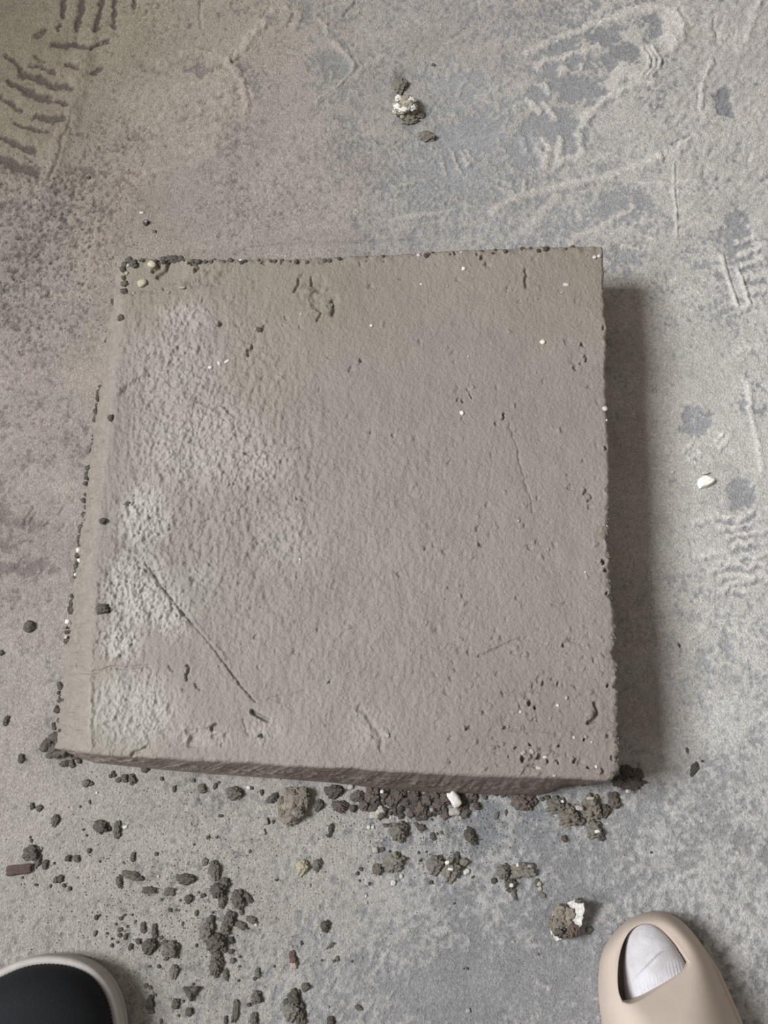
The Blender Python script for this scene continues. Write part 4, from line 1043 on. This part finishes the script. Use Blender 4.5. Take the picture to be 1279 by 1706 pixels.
# --- white stone flake on the right, half buried crusted stone at the top
def prism_mesh(name, pts, z, h0, top_in, mat, jit=0.0):
    bm = bmesh.new()
    W = [at(x, y, z) for x, y in pts]
    c = sum(W, Vector()) / len(W)
    lo_ = [bm.verts.new((p.x, p.y, z)) for p in W]
    hi_ = []
    for i, p in enumerate(W):
        q = c + (p - c) * top_in
        hi_.append(bm.verts.new((q.x, q.y, z + h0 * (1 + jit * math.sin(i * 2.7)))))
    n_ = len(W)
    cv = bm.verts.new((c.x, c.y, z + h0 * 1.12))
    for i in range(n_):
        j = (i + 1) % n_
        bm.faces.new((lo_[i], lo_[j], hi_[j], hi_[i])); bm.faces.new((hi_[i], hi_[j], cv))
    bm.faces.new(lo_[::-1])
    bmesh.ops.recalc_face_normals(bm, faces=bm.faces)
    bmesh.ops.bevel(bm, geom=list(bm.edges), offset=0.0003, segments=1, affect='EDGES')
    me = bpy.data.meshes.new(name); bm.to_mesh(me); bm.free()
    me.materials.append(mat)
    return me
fl = obj('stone_flake', prism_mesh('stone_flake', [(1160, 806), (1163, 798), (1172, 792), (1183, 797), (1192, 800), (1187, 806), (1177, 812), (1165, 815)], 0.0, 0.004, 0.8, M_WHITE, 0.2))
tag(fl, 'white pointed stone flake on the floor right of the slab', 'stone flake')
ch = obj('stone_chip', prism_mesh('stone_chip', [(1168, 787), (1175, 785), (1183, 788), (1178, 791), (1170, 791)], 0.0, 0.002, 0.8, M_LIGHT, 0.2))
tag(ch, 'thin pale chip just above the white pointed stone flake', 'chip')
me = blob_mesh('crusted_stone', 5, 66.0, 0.22, 0.30, 0.12)
me.materials.append(M_QUARTZ)
p0 = at(675, 175, 0.006); s0 = scale_at(175)
st_ = obj('crusted_stone', me, loc=(p0.x, p0.y, 0.003), rot=(0, 0, 0.3), sc=(20 / s0, 20 / s0, 15 / s0))
tag(st_, 'half buried stone with white crust on the floor beyond the slab', 'stone')
for (x, y, a, b, z_) in [(664, 163, 6, 5, .009), (684, 168, 8, 6, .010), (688, 178, 5, 6, .009), (662, 178, 6, 5, .009), (672, 183, 8, 4, .009), (658, 186, 4, 4, .005)]:
    q = at(x, y, z_)
    o = obj('crust_patch', LIB.get_mesh('clod', M_WHITE, rnd.randrange(5), 1)); o.parent = st_
    o.matrix_parent_inverse = Matrix.LocRotScale(st_.location, st_.rotation_euler, st_.scale).inverted()
    o.location = q; o.scale = (a / s0, b / s0, 3.5 / s0)
for (x, y, a, b, lab) in [(682, 197, 12, 8, 'dusty brown clod at the lower side of the white crusted stone'), (700, 190, 8, 6, 'small dusty clod right below the white crusted stone')]:
    clod('clay_clod', x, y, a, b, -15, DC, lab, 'clod', 'clods scattered on the floor')

# --- foil flake with soil on it
fe = bpy.data.objects.new('foil_flake', None); C.objects.link(fe)
p0 = at(945, 1535, 0); fe.location = p0
tag(fe, 'torn silvery flake carrying a lump of grey soil, above the beige slide', 'foil flake')
def child_world(o, par):
    o.parent = par; o.matrix_parent_inverse = Matrix.Translation(-par.location)
bm = bmesh.new()
sheet = [[(919, 1563, .001), (924, 1568, .0005), (940, 1564, .001), (952, 1563, .002), (964, 1557, .004)],
         [(917, 1552, .002), (928, 1552, .002), (940, 1552, .003), (954, 1550, .005), (966, 1545, .010)],
         [(916, 1540, .003), (928, 1538, .002), (942, 1536, .003), (956, 1532, .008), (971, 1530, .016)],
         [(920, 1526, .003), (932, 1522, .002), (944, 1518, .003), (956, 1514, .009), (972, 1514, .018)],
         [(928, 1512, .003), (938, 1508, .002), (950, 1502, .004), (958, 1498, .009), (970, 1497, .016)]]
vv = [[bm.verts.new(at(*p)) for p in r_] for r_ in sheet]
for i in range(4):
    for j in range(4):
        bm.faces.new((vv[i][j], vv[i][j + 1], vv[i + 1][j + 1], vv[i + 1][j]))
bmesh.ops.subdivide_edges(bm, edges=list(bm.edges), cuts=3, use_grid_fill=True)
for v in bm.verts:
    v.co.z += 0.0022 * mn.noise(v.co * 240) + 0.001 * mn.noise(v.co * 600); v.co.x += 0.0012 * mn.noise(v.co * 300 + Vector((5, 0, 0)))
bmesh.ops.solidify(bm, geom=list(bm.faces), thickness=0.0006)
bmesh.ops.recalc_face_normals(bm, faces=bm.faces)
me = bpy.data.meshes.new('foil_sheet'); bm.to_mesh(me); bm.free(); me.materials.append(M_FOIL)
child_world(obj('foil_sheet', me), fe)
s0 = scale_at(1535)
for (x, y, a, b, z_, mat, nm, kd) in [(937, 1528, 19, 22, .006, DC, 'soil_lump', 'block'), (928, 1540, 14, 14, .005, DC, 'soil_lump', 'clod'), (930, 1552, 11, 8, .005, SP, 'soil_lump', 'clod'), (953, 1550, 10, 12, .008, RD, 'red_fragment', 'block'), (942, 1556, 9, 7, .005, S, 'soil_lump', 'clod'), (964, 1500, 6, 4, .016, SP, 'soil_lump', 'clod')]:
    q = at(x, y, z_)
    o = obj(nm, LIB.get_mesh(kd, mat, rnd.randrange(5), 2 if a > 12 else 1))
    child_world(o, fe); o.location = q; o.scale = (a / s0, b / s0, 0.006)
    o.rotation_euler = (0, 0.12, rnd.uniform(-0.3, 0.3))

# --- chips and crumbs stuck in the slab (they move with it)
CHIPS = [(237, 471, 8, 10, M_YELLOW), (252, 440, 7, 9, M_YELLOW), (303, 480, 6, 3, M_LIGHT), (222, 487, 3, 3, M_LIGHT), (281, 488, 3, 3, M_LIGHT), (210, 452, 4, 4, M_YELLOW), (202, 456, 4, 5, M_YELLOW), (213, 440, 4, 4, M_LIGHT), (203, 437, 3, 4, M_WHITE), (350, 612, 4, 4, M_WHITE), (364, 606, 3, 5, M_WHITE), (377, 602, 6, 3, M_WHITE),
         (618, 543, 3, 3, M_WHITE), (772, 449, 4, 4, M_WHITE), (701, 472, 2.5, 2.5, M_WHITE), (746, 477, 3, 2.5, M_LIGHT), (943, 474, 6, 4, M_WHITE), (936, 487, 2, 4, M_LIGHT), (903, 571, 5, 5, M_WHITE), (769, 689, 4.5, 4, M_WHITE), (780, 594, 2, 2, M_WHITE), (1008, 680, 5, 5.5, M_WHITE), (1011, 700, 2.5, 2.5, M_WHITE), (997, 427, 4, 4, M_WHITE), (990, 429, 4, 4, M_WHITE), (977, 424, 2.5, 2.5, M_LIGHT),
         (697, 424, 4, 3, M_WHITE), (706, 423, 3, 3, M_LIGHT), (769, 421, 4, 3, M_LIGHT), (552, 506, 4, 2, M_LIGHT), (502, 523, 2, 2, M_WHITE), (500, 932, 2.2, 2.2, M_WHITE), (645, 1225, 5, 4, M_LIGHT), (897, 1279, 6, 3, M_WHITE), (886, 1252, 4, 6, M_LIGHT), (871, 1254, 4, 6, M_LIGHT), (907, 1262, 4, 2.5, M_WHITE), (992, 1278, 3.5, 2.5, M_WHITE), (974, 953, 2, 2, M_WHITE), (867, 1186, 2.5, 3, M_WHITE),
         (928, 1176, 3, 3, M_WHITE), (956, 1229, 3, 2.5, M_WHITE), (975, 1227, 3.5, 3.5, M_LIGHT), (985, 1237, 2.5, 2.5, M_WHITE), (912, 1072, 4, 2, M_LIGHT), (971, 1076, 2.5, 3.5, M_LIGHT), (860, 1248, 3, 3, M_LIGHT), (943, 1162, 4, 3, M_LIGHT), (1011, 878, 2.5, 5, M_WHITE), (915, 1198, 2, 4, M_LIGHT), (912, 915, 3, 3, M_LIGHT), (864, 868, 2, 2, M_WHITE), (401, 429, 4, 3, M_WHITE), (292, 424, 3, 5, M_WHITE), (845, 1210, 3, 3, M_LIGHT), (923, 1293, 3, 4, M_LIGHT)]
for (x, y, a, b, mat) in CHIPS:
    o = clod('embedded_pebble', x, y, a, b, rnd.uniform(0, 180), mat, None, kind='gravel', parent=slab, big=0, sink=0.35)
FLANK = [(162, 743, 5, 4, M_WHITE), (170, 737, 3.5, 4, M_WHITE), (131, 917, 5, 4.5, M_WHITE), (133, 933, 5, 4.5, M_WHITE), (126, 957, 3.5, 3.5, M_WHITE), (112, 1036, 4.5, 5, M_WHITE), (110, 1061, 3.5, 3, M_WHITE), (115, 1091, 3, 4.5, M_LIGHT), (106, 1073, 2.5, 2.5, M_LIGHT), (192, 487, 3, 3, M_WHITE)]
def flank_crumb(nm, x, y, a, b, mat, kd, zz):
    q = at(x, y, zz); s_ = scale_at(y)
    o = obj(nm, LIB.get_mesh(kd, mat, rnd.randrange(5), 0), loc=(q.x, q.y, zz), rot=(0, 0, rnd.uniform(0, 3)), sc=(a / s_, b / s_, 0.8 * min(a, b) / s_), parent=slab)
    return o
for (x, y, a, b, mat) in FLANK:
    flank_crumb('embedded_pebble', x, y, a, b, mat, 'gravel', 0.007)
base_line = resample(P_BL, 400)
CL = [(500, 10), (560, 16), (655, 12), (690, 12), (742, 10), (790, 18), (835, 24), (870, 24), (900, 10), (925, 14), (950, 14), (1003, 10), (1018, 8), (1060, 16), (1150, 12), (1180, 16), (1205, 14), (1228, 8)]
for k in range(190):                                      # crumbs in clusters along the foot of the left flank
    cy_, sp_ = CL[rnd.randrange(len(CL))]
    yy = min(1240, max(494, rnd.gauss(cy_, sp_ * 0.6)))
    i = int(np.argmin(np.abs(base_line[:, 1] - yy)))
    x, y = base_line[i]
    r_ = rnd.uniform(1.4, 4.6)
    q_ = abs(rnd.gauss(0, 6))
    flank_crumb('edge_crumb', x - 1 + q_, y + rnd.uniform(-3, 3), r_, r_ * rnd.uniform(0.7, 1.4), S if rnd.random() < 0.7 else SB, 'clod', 0.001 + min(0.012, q_ * 0.0009))
for (x, y, a, b) in [(78, 1240, 10, 9), (90, 1247, 10, 8), (88, 1230, 8, 8), (100, 1240, 11, 12), (108, 1250, 11, 7), (95, 1255, 10, 6), (112, 1238, 8, 9), (72, 1247, 6, 6), (85, 1258, 8, 5), (120, 1250, 6, 5), (104, 1228, 6, 7), (98, 1222, 4, 5)]:
    flank_crumb('edge_crumb', x, y, a, b, S, 'clod', 0.006)
for k in range(56):                                       # along the far edge
    t = rnd.random() ** 1.5
    i = int(t * 0.98 * (n - 1))
    x, y = eT[i]
    r_ = rnd.uniform(1.6, 3.8)
    clod('edge_crumb', x, y + rnd.uniform(1, 8), r_, r_, 0, S if rnd.random() < .6 else SB, None, parent=slab, big=0)
for (x, y, a, b) in [(278, 425, 8, 6), (290, 423, 8, 7), (300, 427, 6, 5), (272, 429, 6, 5), (213, 428, 6, 6), (222, 438, 6, 7), (206, 440, 5, 5), (201, 446, 5, 5), (197, 470, 6, 5), (196, 480, 6, 5), (194, 462, 4, 4), (325, 442, 5, 7), (330, 436, 5, 4), (173, 1014, 9, 7), (181, 1017, 6, 7), (168, 1018, 6, 6), (213, 838, 6, 4), (172, 868, 5, 5), (430, 549, 6, 4), (198, 527, 6, 5), (165, 690, 5, 6)]:
    clod('edge_crumb', x, y, a, b, 0, S, None, parent=slab, big=1 if max(a, b) > 6 else 0)
for k in range(60):                                       # knobs along the right rim
    i = int(rnd.uniform(0.45, 0.995) * (n - 1))
    x, y = eR[i]
    r_ = rnd.uniform(1.8, 4.6)
    o = clod('rim_knob', x - rnd.uniform(0, 5), y, r_, r_ * rnd.uniform(0.8, 1.5), 0, DC, None, parent=slab, big=0, sink=0.55)

# --- fine grit nobody could count
gv = []; gf = []
gr = np.random.RandomState(3)
for k in range(2600):
    z_ = gr.rand()
    if z_ < 0.45: x, y = gr.normal(300, 110), gr.normal(1500, 90)
    elif z_ < 0.7: x, y = gr.normal(690, 120), gr.normal(1385, 40)
    elif z_ < 0.85: x, y = gr.uniform(0, 1279), gr.uniform(1290, 1700)
    else: x, y = gr.uniform(0, 240), gr.uniform(240, 560)
    if not (0 < x < 1279 and (y > 1285 or y < 600) and y < 1700): continue
    s_ = scale_at(y); p = at(x, y, 0); r_ = gr.uniform(0.5, 1.5) / s_
    zf = floor_z(p.x, p.y)
    b0 = len(gv)
    for d in ((1, 0, 0), (-1, 0, 0), (0, 1, 0), (0, -1, 0), (0, 0, 0.9), (0, 0, -0.6)):
        gv.append((p.x + d[0] * r_ * gr.uniform(0.7, 1.3), p.y + d[1] * r_ * gr.uniform(0.7, 1.3), zf + r_ * 0.4 + d[2] * r_))
    for f_ in ((0, 2, 4), (2, 1, 4), (1, 3, 4), (3, 0, 4), (2, 0, 5), (1, 2, 5), (3, 1, 5), (0, 3, 5)):
        gf.append(tuple(b0 + i for i in f_))
me = bpy.data.meshes.new('clay_grit'); me.from_pydata(gv, [], gf); me.materials.append(M_SOIL)
o = obj('clay_grit', me)
tag(o, 'fine dark clay grit strewn over the dusty floor', 'grit', kind='stuff')

# ================================================================== BEIGE SLIDE
def smooth_closed(pts, n_, it=2):
    p = np.asarray(pts, float)
    for _ in range(it):
        q = np.roll(p, -1, 0)
        p = np.stack([0.75 * p + 0.25 * q, 0.25 * p + 0.75 * q], 1).reshape(-1, p.shape[1])
    d = np.concatenate([[0], np.cumsum(np.linalg.norm(np.roll(p, -1, 0) - p, axis=1))])
    pc = np.concatenate([p, p[:1]])
    t = np.linspace(0, d[-1], n_, endpoint=False)
    return np.stack([np.interp(t, d, pc[:, k]) for k in range(p.shape[1])], -1)
def smooth_open(pts, n_, it=3):
    p = np.asarray(pts, float)
    for _ in range(it):
        q = np.stack([0.75 * p[:-1] + 0.25 * p[1:], 0.25 * p[:-1] + 0.75 * p[1:]], 1).reshape(-1, 2)
        p = np.concatenate([p[:1], q, p[-1:]])
    return resample(p, n_)

slide = bpy.data.objects.new('slide_sandal', None); C.objects.link(slide)
slide.location = at(1110, 1640, 0)
tag(slide, 'beige foam slide at the lower right worn over a white sock', 'slide')
NA, NBk = 170, 70
o_side = smooth_open([(1024, 1850), (1012, 1780), (1002, 1706), (996, 1660), (996, 1620), (1002, 1585), (1018, 1558), (1046, 1530), (1078, 1518), (1108, 1518), (1135, 1532), (1162, 1562), (1186, 1600), (1208, 1650), (1232, 1706), (1262, 1790), (1272, 1830)], NA)
o_back = smooth_open([(1272, 1830), (1210, 1850), (1148, 1862), (1086, 1862), (1024, 1850)], NBk)
h_side = smooth_open([(1036, 1670), (1028, 1650), (1028, 1610), (1034, 1578), (1046, 1552), (1062, 1540), (1080, 1536), (1100, 1543), (1120, 1563), (1138, 1588), (1149, 1604)], NA, 2)
h_back = smooth_open([(1149, 1604), (1142, 1616), (1120, 1632), (1096, 1648), (1070, 1666), (1050, 1675), (1036, 1670)], NBk, 2)
# pair every point of the outline with the part of the opening that lies next to it
_hd = smooth_open([(1036, 1670), (1028, 1650), (1028, 1610), (1034, 1578), (1046, 1552), (1062, 1540), (1080, 1536), (1100, 1543), (1120, 1563), (1138, 1588), (1149, 1604)], 800, 2)
_oi = np.linspace(0, 1, NA)
def _at_outer(x, y): return _oi[int(np.argmin((o_side[:, 0] - x) ** 2 + (o_side[:, 1] - y) ** 2))]
def _at_hole(x, y): return int(np.argmin((_hd[:, 0] - x) ** 2 + (_hd[:, 1] - y) ** 2)) / 799.0
_ks = [0, _at_outer(998, 1680), _at_outer(997, 1630), _at_outer(1006, 1578), _at_outer(1046, 1530), _at_outer(1092, 1517), _at_outer(1135, 1532), _at_outer(1175, 1582), _at_outer(1196, 1622), 1]
_gs = [0, 0.05, _at_hole(1028, 1625), _at_hole(1034, 1578), _at_hole(1056, 1543), _at_hole(1082, 1536), _at_hole(1108, 1550), _at_hole(1138, 1588), 0.96, 1]
_g = np.interp(_oi, _ks, _gs) * 799
h_side = np.stack([np.interp(_g, np.arange(800), _hd[:, k]) for k in (0, 1)], -1)
Opx = np.concatenate([o_side[:-1], o_back[:-1]]); Hpx = np.concatenate([h_side[:-1], h_back[:-1]])
NK = len(Opx)
isb = np.concatenate([np.zeros(NA - 1, bool), np.ones(NBk - 1, bool)])
tb = np.concatenate([np.zeros(NA - 1), np.linspace(0, 1, NBk)[:-1]])
ta = np.concatenate([np.linspace(0, 1, NA)[:-1], np.zeros(NBk - 1)])
def poly_dist(px, py, pts):
    best = np.full(np.shape(px), 1e9)
    for (x0, y0), (x1, y1) in zip(pts[:-1], pts[1:]):
        dx, dy = x1 - x0, y1 - y0
        t = np.clip(((px - x0) * dx + (py - y0) * dy) / (dx * dx + dy * dy + 1e-9), 0, 1)
        best = np.minimum(best, np.hypot(px - x0 - t * dx, py - y0 - t * dy))
    return best
def shell_z(px, py):
    """rounded foam shell: low rim round the toes, high strap over the instep"""
    d = poly_dist(px, py, o_side)
    s_ = sstep(1560, 1760, py + 0.25 * (px - 1100) * 0 + 0.0)
    wdt = 24 + 78 * s_; top = 0.036 + 0.040 * s_
    t = np.clip(d / wdt, 0, 1)
    return top * (1 - (1 - t) ** 2.3) ** (1 / 2.3)
rings = []
for q in list(np.linspace(0, 1, 46) ** 1.25):
    px_ = Opx[:, 0] + (Hpx[:, 0] - Opx[:, 0]) * q; py_ = Opx[:, 1] + (Hpx[:, 1] - Opx[:, 1]) * q
    z_ = shell_z(px_, py_)
    x, y = at_np(px_, py_, z_)
    rings.append(np.stack([x, y, z_], -1))
hx, hy, zh = rings[-1].T
hc = np.array([hx.mean(), hy.mean()])
def inset(k, dz):
    x = hx + (hc[0] - hx) * k; y = hy + (hc[1] - hy) * k
    return np.stack([x, y, zh + dz], -1)
rings.append(inset(0.012, -0.0003)); rings.append(inset(0.024, -0.0011)); rings.append(inset(0.03, -0.0024))
for dz in (-0.006, -0.011, -0.016, -0.02):
    rings.append(inset(0.03, dz))
R_ = np.array(rings); R_[..., 2] = np.maximum(R_[..., 2], 0.0)
mod = np.arange(NK)
faces = []
for r_ in range(len(R_) - 1):
    a = r_ * NK + mod; b = r_ * NK + np.roll(mod, -1)
    faces.append(np.stack([a, b, b + NK, a + NK], -1))
up = mesh_np('upper', R_.reshape(-1, 3) - np.array(slide.location), np.concatenate(faces), M_SLIDE, parent=slide)
# sole with footbed, the heel runs out of the picture
so = smooth_closed([(1018, 1800), (1004, 1706), (998, 1640), (1004, 1588), (1046, 1533), (1092, 1520), (1140, 1540), (1186, 1602), (1208, 1652), (1232, 1706), (1264, 1800), (1290, 1900), (1296, 2000), (1270, 2080), (1200, 2110), (1125, 2080), (1070, 1990), (1040, 1900)], 160, 2)
sx_, sy_ = at_np(so[:, 0], so[:, 1], 0.0)
sc_ = np.array([sx_.mean(), sy_.mean()])
def sring(k, z):
    return np.stack([sx_ + (sc_[0] - sx_) * k, sy_ + (sc_[1] - sy_) * k, np.full(160, z)], -1)
SR = np.array([sring(0.03, 0.0), sring(0.01, 0.004), sring(0.02, 0.015), sring(0.06, 0.0165), sring(0.10, 0.0165), sring(0.5, 0.0145), sring(0.98, 0.0145)])
mod = np.arange(160); faces = []
for r_ in range(len(SR) - 1):
    a = r_ * 160 + mod; b = r_ * 160 + np.roll(mod, -1)
    faces.append(np.stack([a, b, b + 160, a + 160], -1))
mesh_np('sole', SR.reshape(-1, 3) - np.array(slide.location), np.concatenate(faces), M_SLIDE, parent=slide)

# --- the foot in its white sock
mk, nt, b = new_mat('white_sock')
tc = nd(nt, 'ShaderNodeTexCoord')
nz = noise_node(nt, 60, 4, 0.6, tc.outputs['Object'])
r1 = ramp(nt, nz.outputs[0], 0.35, L3((206, 203, 206), 0.85), 0.65, L3((232, 232, 240), 0.85))
nt.links.new(r1.outputs[0], b.inputs['Base Color'])
nf = noise_node(nt, 1500, 2, 0.6, tc.outputs['Object'])
bp = nd(nt, 'ShaderNodeBump'); bp.inputs['Distance'].default_value = 0.0005
nt.links.new(nf.outputs[0], bp.inputs['Height']); nt.links.new(bp.outputs[0], b.inputs['Normal'])
b.inputs['Roughness'].default_value = 0.95
# stations: centre px at height, half width (px), half height, centre z
ST_ = [(1077, 1535, 6, .005, .022), (1078, 1539, 18, .009, .0225), (1080, 1545, 26, .011, .0235), (1083, 1553, 32, .0122, .025), (1088, 1568, 41, .0135, .0275), (1094, 1590, 50, .0142, .0288), (1100, 1620, 59, .0146, .0295), (1107, 1650, 66, .0150, .0300), (1118, 1700, 72, .017, .033), (1135, 1780, 72, .021, .037), (1150, 1850, 70, .026, .042), (1165, 1930, 68, .040, .056), (1180, 2010, 62, .042, .058), (1190, 2060, 50, .034, .050), (1194, 2085, 20, .02, .04)]
stn = np.array(ST_, float)
ks = np.linspace(0, len(ST_) - 1, 150)
stn = np.stack([np.interp(ks, np.arange(len(ST_)), stn[:, k]) for k in range(5)], -1)
kw = np.ones(7) / 7
for k in range(5):
    e = np.concatenate([np.full(3, stn[0, k]), stn[:, k], np.full(3, stn[-1, k])]); stn[:, k] = np.convolve(e, kw, 'valid')
NPH = 160
co = []
ax = np.array([0.20, 0.98]); side_v = np.array([0.97, 0.20])       # across the foot in the plan (px)
for i, (cx, cy, hw, hh, cz) in enumerate(stn):
    for ph in np.linspace(0, 2 * math.pi, NPH, endpoint=False):
        c_, s__ = math.cos(ph), math.sin(ph)
        e_ = 0.9
        dx = math.copysign(abs(c_) ** e_, c_) * hw; dz = math.copysign(abs(s__) ** e_, s__) * hh
        # rib knit behind the toe seam
        px_, py_ = cx + dx * side_v[0], cy + dx * side_v[1]
        seam = 1582 + 58 * max(0.0, (1098 - px_) / 56.0) ** 1.3 - 4 * math.sin((px_ - 1098) / 20)
        t_rib = min(1, max(0, (py_ - seam - 14) / 22))
        add = 0.00028 * t_rib * math.cos(dx / 6.6 * 2 * math.pi) + 0.0011 * math.exp(-((py_ - seam) / 3.0) ** 2) - 0.0008 * math.exp(-((py_ - seam - 6) / 3.0) ** 2)
        if s__ > 0: dz += add * s__
        p = at(px_, py_, cz + dz * 0 + 0.008)
        co.append((p.x, p.y, cz + dz))
co = np.array(co)
mod = np.arange(NPH); faces = []
for r_ in range(len(stn) - 1):
    a = r_ * NPH + mod; b_ = r_ * NPH + np.roll(mod, -1)
    faces.append(np.stack([a, a + NPH, b_ + NPH, b_], -1))
foot = mesh_np('socked_foot', co, np.concatenate(faces), mk)
tag(foot, 'foot in a white ribbed sock showing through the toe opening of the slide', 'foot')

# ================================================================== BLACK SNEAKER
sn = bpy.data.objects.new('sneaker', None); C.objects.link(sn)
sn.location = at(70, 1690, 0)
tag(sn, 'black canvas sneaker with an off-white rubber rim at the lower left', 'sneaker')
out = smooth_closed([(-75, 1760), (-62, 1690), (-45, 1650), (-20, 1626), (8, 1611), (44, 1595), (84, 1589), (126, 1593), (160, 1607), (186, 1634), (201, 1668), (208, 1710), (206, 1780), (190, 1880), (178, 1980), (180, 2080), (160, 2160), (100, 2200), (30, 2180), (-10, 2100), (-30, 1990), (-60, 1860)], 200, 2)
kx, ky = at_np(out[:, 0], out[:, 1], 0.016)
cur = np.stack([kx, ky], -1)
tan_ = np.roll(cur, -1, 0) - np.roll(cur, 1, 0); nrm = np.stack([tan_[:, 1], -tan_[:, 0]], -1); nrm /= np.linalg.norm(nrm, axis=1, keepdims=True)
cc = cur.mean(0)
if (nrm * (cur - cc)).sum() < 0: nrm = -nrm
def ring2(ins, z):
    p = cur - nrm * ins
    return np.stack([p[:, 0], p[:, 1], np.full(len(p), z)], -1)
RR = np.array([ring2(0.002, 0.0), ring2(0.0, 0.003), ring2(-0.0004, 0.007), ring2(0.0004, 0.0078), ring2(0.0004, 0.0088), ring2(-0.0002, 0.0095), ring2(0.0, 0.018), ring2(0.0006, 0.023), ring2(0.0018, 0.0252), ring2(0.0038, 0.0258), ring2(0.0056, 0.0250), ring2(0.0062, 0.0225)])
NC = 200; mod = np.arange(NC)
def ring_faces(nr, nc):
    f = []
    md = np.arange(nc)
    for r_ in range(nr - 1):
        a = r_ * nc + md; b = r_ * nc + np.roll(md, -1)
        f.append(np.stack([a, b, b + nc, a + nc], -1))
    return np.concatenate(f)
mesh_np('rubber_rim', RR.reshape(-1, 3) - np.array(sn.location), ring_faces(len(RR), NC), M_RIM, parent=sn)
toe = np.array(at(72, 1668, 0))[:2]; heel = np.array(at(90, 2110, 0))[:2]
axv = heel - toe; LA = np.linalg.norm(axv); axv /= LA
inn = cur - nrm * 0.0055
tpos = np.clip(((inn - toe) @ axv) / LA, 0, 1)
axp = toe + tpos[:, None] * LA * axv
UR = []
for q in np.linspace(0, 1, 34):
    p = inn + (axp - inn) * q
    dome = math.sqrt(max(0, 1 - (1 - q) ** 2))
    hcrest = 0.034 + 0.034 * sstep(0.05, 0.55, tpos)
    zf = 0.024 + hcrest * dome
    wall = 0.024 + 0.055 * sstep(0, 0.42, np.full_like(tpos, q)) - 0.06 * sstep(0.47, 0.62, np.full_like(tpos, q))
    op = sstep(0.47, 0.53, tpos)
    UR.append(np.stack([p[:, 0], p[:, 1], zf * (1 - op) + wall * op], -1))
UR = np.array(UR)
mesh_np('upper', UR.reshape(-1, 3) - np.array(sn.location), ring_faces(len(UR), NC), M_BLACK, parent=sn)
# stitching between rim and canvas
thr = plain_mat('grey_thread', (120, 118, 116), 0.9)
sm = bmesh.new(); bmesh.ops.create_icosphere(sm, subdivisions=1, radius=1.0)
sme = bpy.data.meshes.new('stitch'); sm.to_mesh(sme); sm.free(); sme.materials.append(thr)
for k in range(0, NC, 1):
    if not (-20 < out[k, 0] < 215 and out[k, 1] < 1730): continue
    p = cur[k] - nrm[k] * 0.0058
    t2 = tan_[k]
    o = obj('stitch', sme, loc=(p[0] - sn.location.x, p[1] - sn.location.y, 0.0258), rot=(0, 0, math.atan2(t2[1], t2[0]) + 0.5), sc=(0.0011, 0.0004, 0.0004), parent=sn)
